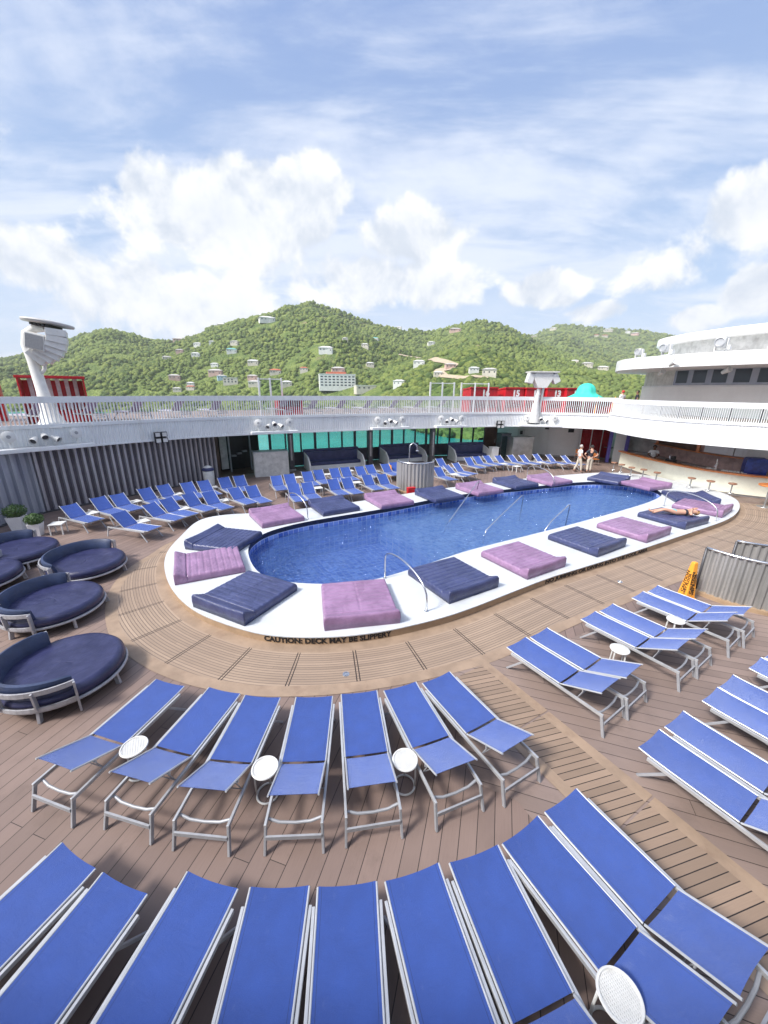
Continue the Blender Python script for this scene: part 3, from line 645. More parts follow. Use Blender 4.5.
# ------------------------------------------------------------------ loungers
def make_lounger(back, name='sun_lounger', mat='blue_sling', light=False):
    t = thing(name, 'sun lounger', 'sun lounger')
    fr = MB(); hz, hy = .385, .78
    for s in (-1, 1):
        fr.bar((s * .315, .05, .345), (s * .315, 1.74, .362), .030, .050)
        fr.tube([(s * .285, hy + .01, .386), (s * .285, 1.5, .388), (s * .285, 1.72, .392), (s * .285, 1.872, .404)], .012, 6)
    fr.bar((-.315, 1.70, .335), (.315, 1.70, .335), .04, .03)
    fr.bar((-.315, hy + .3, .325), (.315, hy + .3, .325), .03, .03)
    fr.build('frame', 'aluminium_light', t, bevel=.005)
    mb = MB()
    mb.tube([(-.30, .15, .325), (-.18, .13, .295), (0, .125, .285), (.18, .13, .295), (.30, .15, .325)], .017, 8)
    mb.bar((-.31, .02, .215), (.31, .02, .215), .022, .05)
    mb.build('stretcher', 'aluminium', t, smooth='auto')
    for s in (-1, 1):
        MB().bar((s * .315, .075, .345), (s * .328, -.015, .0), .045, .028, (1, 0, 0)).build('leg', 'aluminium', t, bevel=.005)
        MB().bar((s * .285, 1.50, .33), (s * .31, 1.80, .0), .035, .028, (1, 0, 0)).build('leg', 'aluminium', t, bevel=.005)
    def seat(u, v):
        x = -.279 + .558 * u; y = hy + .015 + (1.86 - hy) * v
        z = .392 + max(0, (y - 1.6) / .26) ** 1.6 * .016 - .013 * (1 - (2 * u - 1) ** 2) * (.35 + .65 * math.sin(PI * v))
        y -= .014 * (1 - (2 * u - 1) ** 2) * max(0, (v - .8) / .2)
        return (x, y, z)
    MB().sheet(seat, 8, 16, .006).build('seat', mat, t, smooth='auto')
    cb, sb = math.cos(R(back)), math.sin(R(back))
    def bk(u, v):
        x = -.274 + .548 * u; d = .02 + .66 * v
        sag = -.016 * (1 - (2 * u - 1) ** 2) * (.4 + .6 * math.sin(PI * v)); d -= .014 * (1 - (2 * u - 1) ** 2) * max(0, (v - .8) / .2)
        return (x, hy - d * cb + sag * sb, hz + d * sb + sag * cb)
    MB().sheet(bk, 8, 10, .006).build('backrest', mat, t, smooth='auto')
    bf = MB()
    for s in (-1, 1): bf.tube([(s * .282, hy, hz), (s * .282, hy - .70 * cb, hz + .70 * sb)], .012, 6)
    bf.tube([(-.282, hy - .40 * cb, hz + .40 * sb - .055), (.282, hy - .40 * cb, hz + .40 * sb - .055)], .010, 6)
    for s in (-1, 1): bf.tube([(s * .282, hy - .40 * cb, hz + .40 * sb - .055), (s * .282, hy - .40 * cb, hz + .40 * sb)], .010, 6)
    bf.build('back_frame', 'aluminium_light', t, smooth='auto')
    st = MB(); q = .42
    for s in (-1, 1): st.tube([(s * .22, hy - q * cb, hz + q * sb - .012), (s * .265, hy - q * cb - .06 if back > 30 else hy - q * cb + .10, .30)], .007, 6)
    yy = hy - q * cb - .06 if back > 30 else hy - q * cb + .10
    st.tube([(-.30, yy, .30), (.30, yy, .30)], .007, 6)
    st.build('back_support', 'aluminium', t, smooth='auto')
    return t
LOW = [make_lounger(a) for a in (25, 27, 29.5)]; HIGH = [make_lounger(a) for a in (37, 41)]
used = set()
def lounger(proto, x, y, a, label, group):
    rz = R(a) - PI / 2
    if proto in used: return dup(proto, (x, y, 0), rz, label, group)
    used.add(proto); proto.location = (x, y, 0); proto.rotation_euler = (0, 0, rz); proto['label'] = label; proto['group'] = group
    return proto
def place_row(proto, rows, labels, group, jit=1.5):
    for (x, y, a), lb in zip(rows, labels): lounger(proto[0] if proto[0] not in used else proto[1] if proto[1] not in used else proto[-1] if proto[-1] not in used else random.choice(proto), x, y, a + random.uniform(-jit, jit), lb, group)
place_row(LOW, ROW2, ['blue lounger at the left end of the curved row, nearest the round daybeds', 'second blue lounger from the left in the curved row, right of the first white table',
    'blue lounger third from the left in the curved row, left of the second white table', 'middle blue lounger of the curved row, right of the second white table',
    'blue lounger left of the third white table, right of the middle of the curved row', 'blue lounger second from the right end of the curved row',
    'blue lounger at the right end of the curved row, beside the plank walkway'], 'loungers in the curved row before the pool', .3)
place_row(LOW, FRONT, ['blue lounger cut by the left picture edge in the nearest row', 'second blue lounger from the left in the nearest row', 'third blue lounger from the left in the nearest row, after a dark gap',
    'fourth blue lounger from the left in the nearest row', 'middle blue lounger of the nearest row', 'blue lounger sixth from the left in the nearest row', 'blue lounger left of the white mesh table in the nearest row',
    'blue lounger right of the white mesh table in the nearest row', 'blue lounger at the right end of the nearest row, along the plank walkway'], 'loungers in the nearest row', .3)
place_row(LOW, PAIRS, ['left blue lounger of the pair nearest the plank walkway, right of the pool', 'right blue lounger of the pair nearest the plank walkway, beside a white stool table',
    'left blue lounger of the middle pair between the two white stool tables', 'right blue lounger of the middle pair between the two white stool tables',
    'left blue lounger of the pair beside the yellow cone', 'right blue lounger of the pair beside the yellow cone'], 'paired loungers right of the pool', .3)
place_row(LOW, PAIRS2, ['near left blue lounger of the large pair at the right edge by the walkway', 'far right blue lounger of the large pair at the right edge by the walkway',
    'left blue lounger of the second pair at the right edge', 'right blue lounger of the second pair at the right edge', 'blue lounger with only its foot corner showing at the right edge', 'blue lounger barely showing beyond the others at the right edge'], 'paired loungers at the right edge', .3)
place_row(HIGH, LEFTFAR, ['blue lounger with raised back at the left end of the row along the plum wall'] + [f'blue lounger with raised back, {ORD[i]} from the left along the plum corrugated wall' for i in range(1, 8)] + ['blue lounger with raised back at the right end of the plum wall row'], 'loungers along the corrugated wall')
place_row(HIGH, LEFTNEAR, ['blue lounger with raised back at the left end of the row behind the navy sunpad'] + [f'blue lounger with raised back, {ORD[i]} from the left in the row before the wall row' for i in range(1, 6)] + ['blue lounger with raised back behind the purple sunpad, right end of its row'], 'loungers in front of the wall row')
place_row(HIGH, CENTERFAR, [f'blue lounger with raised back, {ORD[i]} from the left in the row before the navy booths' for i in range(9)] + ['blue lounger with raised back at the right end of the booth row'], 'loungers before the booths')
place_row(HIGH, CENTERNEAR, [f'blue lounger with raised back, {ORD[i]} from the left right behind the far sunpads' for i in range(5)] + ['blue lounger with raised back behind the far sunpads, left of the grey screen'], 'loungers behind the far sunpads')
place_row(HIGH, RIGHTFAR, ['blue lounger with raised back farthest left before the white lounge wall'] + [f'blue lounger with raised back, {ORD[i]} from the left before the white lounge wall' for i in range(1, 8)] + ['blue lounger with raised back nearest the two standing men'], 'loungers before the white lounge wall')
place_row(HIGH, RIGHTNEAR, ['blue lounger behind the grey screen, farther of the two close to it', 'blue lounger close behind the grey screen, nearer one', 'blue lounger right of the grey screen turned towards the pool', 'blue lounger between the grey screen and the turned lounger'], 'loungers beside the grey screen')

# ------------------------------------------------------------------ little tables
def mesh_top(mb, r, z):
    mb.ring((0, 0, z), r, .013, 32, 6)
def make_ring_table():
    t = thing('side_table', '', 'side table')
    mb = MB(); mesh_top(mb, .155, .455); mb.build('rim', 'white_plastic', t, smooth='auto')
    mb = MB(); nW = 17
    for i in range(1, nW):
        x = -.155 + .31 * i / nW; h = math.sqrt(max(0, .152 ** 2 - x * x))
        mb.bar((x, -h, .455), (x, h, .455), .0105, .004); mb.bar((-h, x, .4515), (h, x, .4515), .0105, .004)
    mb.lathe([(.001, .4455), (.150, .4455), (.150, .449), (.001, .449)], 32)
    mb.build('table_top', 'white_plastic', t)
    for s in (-1, 1): MB().tube([(s * .10, .09, .445), (s * .105, .095, .2), (s * .10, .09, .03)], .012, 8).build('leg', 'white_plastic', t, smooth=True)
    MB().ring((0, 0, .014), .135, .013, 30, 8).build('base_ring', 'white_plastic', t, smooth=True)
    return t
rt = make_ring_table()
for i, p in enumerate(TABLES):
    lb = ['white round mesh side table between the first two loungers of the curved row', 'white round mesh side table left of the middle lounger of the curved row', 'white round mesh side table right of the middle of the curved row', 'white round mesh side table in the nearest row at the bottom picture edge'][i]
    a = [.6, .9, -.9, .3][i]
    if i == 0: rt.location = (p[0], p[1], 0); rt.rotation_euler.z = a; rt['label'] = lb; rt['group'] = 'white mesh side tables'
    else:
        o = dup(rt, (p[0], p[1], 0), a, lb, 'white mesh side tables')
        if i == 3: o.scale = (1, 1, 1.2)
def make_stool_table(r, h, name='stool_table'):
    t = thing(name, '', 'side table')
    MB().lathe([(.001, h - .03), (r - .02, h - .03), (r, h - .02), (r, h - .006), (r - .008, h), (.001, h)], 28).build('table_top', 'white_plastic', t, smooth='auto')
    for k in range(4):
        a = k * PI / 2 + .4; MB().tube([(r * .72 * math.cos(a), r * .72 * math.sin(a), h - .03), (r * .88 * math.cos(a), r * .88 * math.sin(a), 0)], [.016, .012], 8).build('leg', 'white_plastic', t, smooth='auto')
    return t
stt = make_stool_table(.165, .45)
for i, p in enumerate(LEGTABLES):
    lb = ['white round stool table between the walkway pair and the middle pair of loungers', 'white round stool table between the middle pair and the pair by the cone'][i]
    if i == 0: stt.location = (p[0], p[1], 0); stt['label'] = lb; stt['group'] = 'white stool tables'
    else: dup(stt, (p[0], p[1], 0), .5, lb, 'white stool tables')
sq = thing('low_table', '', 'side table')
MB().box((0, 0, .385), (.42, .42, .03)).build('table_top', 'white_plastic', sq, bevel=.006)
for sx in (-1, 1):
    for sy in (-1, 1): MB().bar((sx * .18, sy * .18, .37), (sx * .18, sy * .18, 0), .035, .035).build('leg', 'white_plastic', sq, bevel=.004)
TL = ['beside the left end of the plum wall row', 'between the second and third loungers of the plum wall row', 'beside the left end of the row behind the navy sunpad', 'between the fifth and sixth loungers of the plum wall row', 'between the loungers behind the navy sunpad', 'in front of the white bin', 'near the right end of the row below the bin',
      'between the second and third loungers before the booths', 'between the fourth and fifth loungers before the booths', 'between the sixth and seventh loungers before the booths', 'between the second and third loungers behind the far sunpads', 'between the fourth and fifth loungers behind the far sunpads', 'left of the grey screen by the far sunpads',
      'beside the loungers right of the grey screen', 'between the third and fourth loungers before the white lounge wall', 'between the fifth and sixth loungers before the white lounge wall', 'between the seventh and eighth loungers before the white lounge wall']
for i, p in enumerate(SMALLTABLES):
    lb = 'low square white table ' + TL[i]; a = R(-25 - i * 5) if i < 7 else R(27)
    if i == 0: sq.location = (p[0], p[1], 0); sq.rotation_euler.z = a; sq['label'] = lb; sq['group'] = 'low square tables between the back loungers'
    else: dup(sq, (p[0], p[1], 0), a, lb, 'low square tables between the back loungers')

# ------------------------------------------------------------------ sunpads on the coaming
def pad_mesh(x0, x1, y0, y1, hfn, seed, step=.023, r=.05, quilt=None):
    """upholstered block: rounded edges, quilt lines, creases"""
    nx = max(6, int((x1 - x0) / step)); ny = max(6, int((y1 - y0) / step))
    mb = MB(); vs = []; o = Vector((seed * 3.7, seed * 1.9, 0))
    for i in range(nx + 1):
        for j in range(ny + 1):
            x = x0 + (x1 - x0) * i / nx; y = y0 + (y1 - y0) * j / ny
            e = min(i * (x1 - x0) / nx, (nx - i) * (x1 - x0) / nx, j * (y1 - y0) / ny, (ny - j) * (y1 - y0) / ny)
            h = hfn(x, y)
            if e < r: h -= r - math.sqrt(max(0, r * r - (r - e) ** 2))
            k = min(1, e / .12)
            cr = noise.noise(Vector((x * 2.2, y * 9.0, 0)) + o) + .5 * noise.noise(Vector((x * 6, y * 15, 2)) + o)
            h += k * .007 * cr
            cr2 = abs(noise.noise(Vector((x * 3.1 + y * 2.2, y * 3.6 - x * 1.2, 5)) + o)); h -= k * .009 * max(0, 1 - cr2 * 9)
            if quilt:
                for q in quilt[0]: h -= .022 * math.exp(-((y - q) / .017) ** 2) * min(1, e / .05)
                for q in quilt[1]: h -= .012 * math.exp(-((x - q) / .016) ** 2) * min(1, e / .05)
            vs.append((x, y, h))
    w = ny + 1; fs = [(i * w + j, (i + 1) * w + j, (i + 1) * w + j + 1, i * w + j + 1) for i in range(nx) for j in range(ny)]
    bd = [i * w for i in range(nx + 1)] + [nx * w + j for j in range(1, w)] + [i * w + ny for i in range(nx - 1, -1, -1)] + [j for j in range(ny - 1, 0, -1)]
    cx, cy = (x0 + x1) / 2, (y0 + y1) / 2; nb = len(bd)
    rows = [bd]
    for f, bl in ((.55, .012), (.0, -.005)):
        o2 = len(vs)
        for b_ in bd:
            x, y, z = vs[b_]; d = Vector((x - cx, y - cy)); d.normalize(); vs.append((x + d.x * bl, y + d.y * bl, max(0.0, z * f)))
        rows.append(list(range(o2, o2 + nb)))
    for a, c in zip(rows, rows[1:]): fs += [(a[k], a[(k + 1) % nb], c[(k + 1) % nb], c[k]) for k in range(nb)]
    fs.append(tuple(rows[-1]))
    mb.add(vs, fs); return mb
def make_pad(mat, seed, W=1.62, L=1.72, t=.205):
    r = thing('sunpad', '', 'sunpad'); h = L / 2; hb = .30
    qy = [-h + .16 + i * (L - hb - .1) / 8 for i in range(0, 8)]
    pad_mesh(-W / 2, W / 2, -h, h - hb + .02, lambda x, y: t + .008 * math.cos(x * 2), seed, quilt=(qy, [0.0])).build('mattress', mat, r, smooth=True)
    def hd(x, y):
        u = (y - (h - hb)) / hb
        return t + .015 + .10 * (u * u * (3 - 2 * u)) - .02 * math.cos(x * 2.5) * u
    pad_mesh(-W / 2 - .002, W / 2 + .002, h - hb, h, hd, seed + .5).build('headrest', mat, r, smooth=True)
    return r
PAD = {1: ((-5.19, 11.55), 166, 'n'), 2: ((-4.93, 9.78), 207, 'p'), 3: ((-3.27, 8.07), 243, 'n'), 4: ((-.59, 7.79), 281, 'p'), 5: ((1.81, 9.04), 301, 'n'), 6: ((4.1, 10.29), 301, 'p'), 7: ((6.74, 11.78), 302, 'n'),
       8: ((9.03, 12.96), 301, 'p'), 9: ((11.4, 14.27), 297, 'n'), 10: ((13.75, 15.75), 308, 'p'), 11: (PADPT[2], 345, 'n'), 12: (PADPT[1], 22, 'p'), 13: (PADPT[0], 40, 'n'), 14: ((9.2, 20.75), 117, 'p'), 15: ((7.05, 20.0), 117, 'n'),
       16: ((4.78, 18.6), 118, 'p'), 17: ((2.6, 17.4), 118, 'n'), 18: ((.2, 16.45), 118, 'p'), 19: ((-2.15, 15.45), 121, 'n'), 20: ((-4.2, 14.05), 124, 'p')}
PL = {1: 'navy sunpad on the far left curve of the pool edge', 2: 'purple sunpad at the leftmost end of the pool edge', 3: 'navy sunpad on the near left curve, left of the slippery deck warning', 4: 'purple sunpad above the slippery deck warning at the nearest pool edge',
      5: 'navy sunpad right of the near curved handrail', 6: 'purple sunpad on the near straight edge above the start of the jumping warning', 7: 'navy sunpad on the near straight edge above the jumping warning', 8: 'purple sunpad on the near edge left of the sunbather',
      9: 'navy sunpad under the lying sunbather', 10: 'purple sunpad at the right end, just behind the sunbather', 11: 'navy sunpad at the right end in front of the bar stools', 12: 'purple sunpad on the far right curve before the bar counter', 13: 'navy sunpad in front of the two standing men',
      14: 'purple sunpad on the far edge behind the far right handrail', 15: 'navy sunpad on the far edge left of that handrail', 16: 'purple sunpad on the far edge right of the grey screen', 17: 'navy sunpad on the far edge in front of the grey screen', 18: 'purple sunpad on the far edge left of the grey screen', 19: 'navy sunpad right of the far left handrail', 20: 'purple sunpad left of the far left handrail'}
PP = {}
for k, (c, a, m_) in PAD.items():
    kk = m_ + str(k % 3)
    if kk not in PP: PP[kk] = o = make_pad('purple_vinyl' if m_ == 'p' else 'navy_vinyl', k); o.location = (c[0], c[1], ZP + .002); o.rotation_euler.z = R(a) - PI / 2; o['label'] = PL[k]; o['group'] = 'sunpads round the pool'
    else: o = dup(PP[kk], (c[0], c[1], ZP + .002), R(a) - PI / 2, PL[k], 'sunpads round the pool')

# ------------------------------------------------------------------ handrails 
def handrail(name, pts, label, z0=ZP, r=.021, cat='handrail', group='pool handrails'):
    t = thing(name, label, cat, (pts[0][0], pts[0][1], z0), 0, group)
    P = [tuple(Vector(p) - Vector((pts[0][0], pts[0][1], z0))) for p in pts]
    MB().tube(P, r, 10).build('rail', 'steel', t, smooth=True)
    for q in (P[0], P[-1]):
        if abs(q[2]) < .05: MB().lathe([(.05, 0), (.05, .008), (.024, .02)], 16, q).build('flange', 'steel', t, smooth='auto')
    return t
def arch(a, c, h, k=14, bias=0.0):
    a, c = Vector(a), Vector(c); out = [(a.x, a.y, ZP)]
    for i in range(k + 1):
        t = i / k; ang = PI * t; s = (1 - math.cos(ang)) / 2
        p = a + (c - a) * s; zz = ZP + h * (.55 * (1 - t) + .25 * t) + h * .45 * math.sin(ang) ** .8
        if t > .7: zz = zz
        out.append((p.x, p.y, zz))
    out.append((c.x, c.y, ZP)); return out
handrail('handrail', arch((.04, 9.18), (.99, 7.59), 1.0), 'curved steel handrail on the near pool edge between the purple and navy sunpads')
handrail('handrail', arch((-3.93, 15.0), (-2.96, 14.0), 1.0), 'curved steel handrail on the far pool edge between the purple and navy sunpads')
handrail('handrail', arch((12.46, 16.23), (13.08, 14.2), .95), 'wide curved steel handrail over the sunbather at the right end of the pool')
handrail('handrail', arch((8.25, 21.6), (9.0, 19.7), .95), 'curved steel handrail on the far edge over the purple sunpad')
W0 = -.5
handrail('handrail', [(4.55, 18.2, .2), (4.6, 18.0, .85), (4.4, 17.5, .9), (3.2, 15.6, .2), (2.6, 14.7, -.2), (2.4, 14.4, -.54)], 'sloping steel handrail going down into the water from the far edge')
handrail('handrail', [(6.1, 16.2, -.54), (6.15, 16.2, .62), (6.0, 16.0, .68), (4.6, 14.4, .22), (3.9, 13.6, -.05), (3.8, 13.5, -.54)], 'sloping steel handrail standing in the middle of the pool', z0=-.545)
handrail('handrail', [(7.35, 14.55, -.54), (7.4, 14.5, .72), (7.3, 14.4, .76), (6.2, 13.3, .45), (5.9, 13.05, .2), (5.85, 13.0, -.54)], 'short steel handrail in the water behind the near navy sunpad', z0=-.545)

# ------------------------------------------------------------------ round daybeds
def make_daybed():
    t = thing('round_daybed', '', 'daybed'); Rr = 1.0
    a0, a1 = R(92), R(268)
    mb = MB(); mb.ring((0, 0, .20), Rr, .028, 56, 8); mb.ring((0, 0, .20), Rr - .06, .02, 56, 6)
    for k in range(6): mb.bar((-.97 * math.cos(k * PI / 6), -.97 * math.sin(k * PI / 6), .20), (.97 * math.cos(k * PI / 6), .97 * math.sin(k * PI / 6), .20), .03, .03)
    mb.build('base_frame', 'grey_frame', t, smooth='auto')
    for k in range(5):
        a = R(20 + 72 * k); MB().bar((.98 * math.cos(a), .98 * math.sin(a), .21), (1.02 * math.cos(a), 1.02 * math.sin(a), 0), .09, .05, (-math.sin(a), math.cos(a), 0)).build('leg', 'grey_frame', t, bevel=.006)
    # mattress: a disc with creases pulled from the edge
    mb = MB(); nr, na = 16, 72; vs = [(0, 0, .425)]; 
    for i in range(1, nr + 1):
        r_ = .985 * i / nr
        for k in range(na):
            a = 2 * PI * k / na; e = .985 - r_
            z = .425 - (.06 - math.sqrt(max(0, .06 ** 2 - (.06 - min(e, .06)) ** 2)))
            cr = noise.noise(Vector((r_ * math.cos(a) * 2.4, r_ * math.sin(a) * 2.4, 1))) * .012 - .010 * max(0, 1 - abs(noise.noise(Vector((r_ * math.cos(a) * 2.6, r_ * math.sin(a) * 2.6, 3)))) * 8)
            vs.append((r_ * math.cos(a), r_ * math.sin(a), z + cr * min(1, e / .1)))
    fs = [(0, 1 + k, 1 + (k + 1) % na) for k in range(na)]
    for i in range(nr - 1): fs += [(1 + i * na + k, 1 + (i + 1) * na + k, 1 + (i + 1) * na + (k + 1) % na, 1 + i * na + (k + 1) % na) for k in range(na)]
    o1 = len(vs)
    for z, rr in ((.31, 1.0), (.232, .985)): vs += [(rr * math.cos(2 * PI * k / na), rr * math.sin(2 * PI * k / na), z) for k in range(na)]
    last = 1 + (nr - 1) * na
    for s_, d in ((last, o1), (o1, o1 + na)): fs += [(s_ + k, d + k, d + (k + 1) % na, s_ + (k + 1) % na) for k in range(na)]
    fs.append(tuple(reversed(range(o1 + na, o1 + 2 * na))))
    mb.add(vs, fs); mb.build('mattress', 'daybed_navy', t, smooth=True)
    # bolster along the back, sloping down to its ends
    prof = [(-.05, 0), (-.062, .08), (-.05, .25), (-.01, .31), (.045, .30), (.075, .24), (.08, .08), (.07, 0)]
    vs = []; N = 40; mP = len(prof)
    for i in range(N + 1):
        a = a0 + (a1 - a0) * i / N; tt = math.sin(PI * i / N); g_ = min(1, min(i, N - i) / 2.0 + .55)
        for x, z in prof:
            r_ = .90 + x * g_ + z * .22; zz = .40 + z * (.84 + .16 * tt ** .5) * (.9 + .1 * g_); vs.append((r_ * math.cos(a), r_ * math.sin(a), zz))
    fs = [(i * mP + k, i * mP + (k + 1) % mP, (i + 1) * mP + (k + 1) % mP, (i + 1) * mP + k) for i in range(N) for k in range(mP)] + [tuple(reversed(range(mP))), tuple(range(N * mP, N * mP + mP))]
    MB().add(vs, fs).build('backrest', 'daybed_back', t, smooth='auto')
    mb = MB(); seg = [a0 + (a1 - a0) * i / 30 for i in range(31)]
    up = [(1.075 * math.cos(a), 1.075 * math.sin(a)) for a in seg]; lo = [(1.05 * math.cos(a), 1.05 * math.sin(a)) for a in seg]
    for i in range(30):
        mb.bar((*up[i], .575), (*up[i + 1], .575), .03, .085); mb.bar((*lo[i], .265), (*lo[i + 1], .265), .03, .07)
    for a in (a0, a0 + (a1 - a0) * .17, a0 + (a1 - a0) * .36, a0 + (a1 - a0) * .64, a0 + (a1 - a0) * .83, a1):
        w = .11 if a in (a0, a1) else .085
        mb.bar((1.05 * math.cos(a), 1.05 * math.sin(a), .02 if a in (a0, a1) else .26), (1.078 * math.cos(a), 1.078 * math.sin(a), .60), w, .032, (-math.sin(a), math.cos(a), 0))
    mb.build('back_frame', 'grey_frame', t, bevel=.004)
    return t
db = make_daybed()
DB = [((-5.60, 5.53), .90, 230 - 180, 'large round navy daybed nearest the camera at the left'), ((-7.5, 7.62), .92, 200 - 180, 'round navy daybed behind the nearest one, second from the front'), ((-8.33, 9.72), .91, 170 - 180, 'round navy daybed third from the front, nearest the blue loungers'),
      ((-11.0, 10.5), .97, 195 - 180, 'round navy daybed in front of the two potted bushes'), ((-10.66, 8.86), .97, 190 - 180, 'round navy daybed mostly outside the left picture edge')]
for i, (c, s, a, lb) in enumerate(DB):
    o = db if i == 0 else dup(db, (0, 0, 0), 0, lb)
    o.location = (c[0], c[1], 0); o.rotation_euler.z = R(a); o.scale = (s, s, 1); o['label'] = lb; o['group'] = 'round daybeds on the left'

# ------------------------------------------------------------------ planters, bin, low table, cone, drain box
def planter(loc, s, lb, seed):
    t = thing('potted_bush', lb, 'potted plant', (loc[0], loc[1], 0), .3, 'potted bushes by the wall')
    mb = MB(); w0, w1, h = .17 * s, .25 * s, .62 * s
    vs = [(x * w, y * w, z) for z, w in ((0, w0), (h, w1), (h, w1 - .03), (h - .1, w1 - .04)) for x, y in ((-1, -1), (1, -1), (1, 1), (-1, 1))]
    fs = [(3, 2, 1, 0)] + [(4 * i + k, 4 * i + (k + 1) % 4, 4 * i + 4 + (k + 1) % 4, 4 * i + 4 + k) for i in range(3) for k in range(4)]
    mb.add(vs, fs); mb.build('pot', 'pot_white', t, bevel=.006)
    MB().box((0, 0, h - .09), ((w1 - .045) * 2, (w1 - .045) * 2, .02)).build('soil', 'soil', t)
    MB().tube([(0, 0, h - .1), (.01, 0, h + .2)], [.03, .02], 8).build('trunk', 'bark', t)
    rnd = random.Random(seed); mb = MB()
    for k in range(1700):
        d = Vector((rnd.gauss(0, 1), rnd.gauss(0, 1), rnd.gauss(0, 1))).normalized(); q = rnd.uniform(.62, 1.05) + .1 * noise.noise(d * 2.3 + Vector((seed, 0, 0)))
        p = Vector((d.x * .37 * s * q, d.y * .37 * s * q, h + .20 * s + d.z * .27 * s * q))
        u = Vector((rnd.gauss(0, 1), rnd.gauss(0, 1), rnd.gauss(0, 1))).normalized(); w = u.cross(d).normalized(); e = rnd.uniform(.022, .036)
        mb.add([p - u * e, p + w * e * .5, p + u * e, p - w * e * .5], [(0, 1, 2, 3)])
    mb.build('foliage', 'bush_leaf', t)
    return t
planter((-13.3, 13.0), .92, 'larger clipped green bush in a white square pot by the blue wall', 3)
planter((-12.25, 12.55), .74, 'smaller clipped green bush in a white square pot beside a low table', 5)
dup(sq, (-11.65, 12.75, 0), .3, 'low white table beside the smaller potted bush').pop('group', None)
tb_ = thing('litter_bin', 'white round litter bin with a dark lid before the corrugated wall', 'bin', (TRASH[0], TRASH[1], 0))
MB().lathe([(.25, 0), (.29, .78), (.28, .80)], 24).build('body', 'white_plastic', tb_, smooth='auto')
MB().lathe([(.30, .80), (.305, .90), (.27, .93), (.15, 1.02), (.001, 1.04)], 24).build('lid', 'navy_vinyl', tb_, smooth='auto')
MB().lathe([(.22, .962), (.222, .99), (.12, 1.06), (.001, 1.075)], 20).build('cap', 'white_plastic', tb_, smooth='auto')
cn = thing('safety_cone', 'tall yellow caution cone with black lettering beside the corrugated screen', 'safety cone', (CONE[0], CONE[1], 0), R(10)); cn.scale = (.74, .74, 1)
mb = MB(); pr = [(.20, .05), (.195, .07), (.075, .98), (.06, 1.01), (.001, 1.015)]
vs = [(r_ * math.cos(PI / 4 + k * PI / 2) * 1.25, r_ * math.sin(PI / 4 + k * PI / 2) * 1.25, z) for r_, z in pr for k in range(4)]
mb.add(vs, [(i * 4 + k, i * 4 + (k + 1) % 4, i * 4 + 4 + (k + 1) % 4, i * 4 + 4 + k) for i in range(4) for k in range(4)] + [(3, 2, 1, 0)])
mb.build('body', 'orange_plastic', cn, bevel=.01)
MB().box((0, 0, .027), (.42, .42, .05)).build('foot', 'orange_plastic', cn, bevel=.012)
for k in range(4):
    tl = math.atan2(.12 * 1.25 * .707, .91)
    M = Matrix.Rotation(k * PI / 2, 4, 'Z') @ Matrix.Translation((0, -.20 * 1.25 * .707 - .004 + .5 * .12 * 1.25 * .707 , .50)) @ Matrix.Rotation(PI / 2 - tl, 4, 'X') @ Matrix.Rotation(PI / 2, 4, 'Z')
    lettering('CAUTION', .13, 'black_letters', cn, M @ Matrix.Translation((-.02, .045, .0)), off=.003); lettering('WET FLOOR', .10, 'black_letters', cn, M @ Matrix.Translation((-.07, -.05, .0)), off=.003)

# ------------------------------------------------------------------ corrugated screens
def corr_path(P, pitch, amp):
    Q = resample(P, pitch / 4); out = []
    for i, p in enumerate(Q):
        a = Vector(Q[max(i - 1, 0)]); c = Vector(Q[min(i + 1, len(Q) - 1)]); t = (c - a).normalized()
        k = (0, 1, 1, 0)[i % 4] * amp; out.append((p[0] - t.y * k, p[1] + t.x * k))
    return out
def screen(name, label, P, h, mat, pitch=.16, amp=.05, rail=True, base_h=.1):
    o0 = P[0]; Q = [(p[0] - o0[0], p[1] - o0[1]) for p in P]
    t = thing(name, label, 'screen', (o0[0], o0[1], 0))
    MB().wall(corr_path(Q, pitch, amp), base_h, h, .012).build('panel', mat, t)
    sm = resample(Q, .15); oc = offset(sm, amp / 2, False)
    MB().tube([(p[0], p[1], h + .01) for p in oc], .035, 8).build('cap_rail', 'steel', t, smooth=True)
    MB().wall(offset(sm, -.06, False), 0, base_h, amp + .12).build('base', 'coaming_tan', t)
    for q in (oc[0], oc[-1]): MB().tube([(q[0], q[1], 0), (q[0], q[1], h)], .03, 8).build('post', 'dark_steel', t, smooth=True)
    return t
def arcpts(c, r, a0, a1, n=24): return [(c[0] + r * math.cos(R(a0 + (a1 - a0) * i / n)), c[1] + r * math.sin(R(a0 + (a1 - a0) * i / n))) for i in range(n + 1)]
screen('corrugated_screen', 'curved grey corrugated screen at the right edge beside the yellow cone', arcpts((9.95, 9.5), 1.85, 198, 330), 1.25, 'corrugated_grey')
screen('corrugated_screen', 'grey corrugated screen standing behind the other one at the right edge', arcpts((10.75, 10.9), 1.85, 228, 300), 1.2, 'corrugated_grey')
screen('corrugated_screen', 'half round grey corrugated screen on the far side of the pool', arcpts((1.62, 19.62), .98, 172, 372), 1.55, 'corrugated_grey', .19, .05)
sh = thing('outdoor_shower', 'tall bent steel shower pipe behind the far corrugated screen', 'shower', (1.35, 20.6, 0))
MB().tube([(0, 0, 0), (0, 0, 2.0), (.04, 0, 2.2), (.2, 0, 2.32), (.38, 0, 2.2), (.42, 0, 1.95)], .035, 10).build('pipe', 'steel', sh, smooth=True)
MB().lathe([(.03, 1.95), (.09, 1.9), (.09, 1.88), (.001, 1.88)], 16, (.42, 0, 0)).build('shower_head', 'steel', sh, smooth='auto')
MB().box((0, 0, .01), (.4, .4, .02)).build('foot_plate', 'steel_dull', sh)
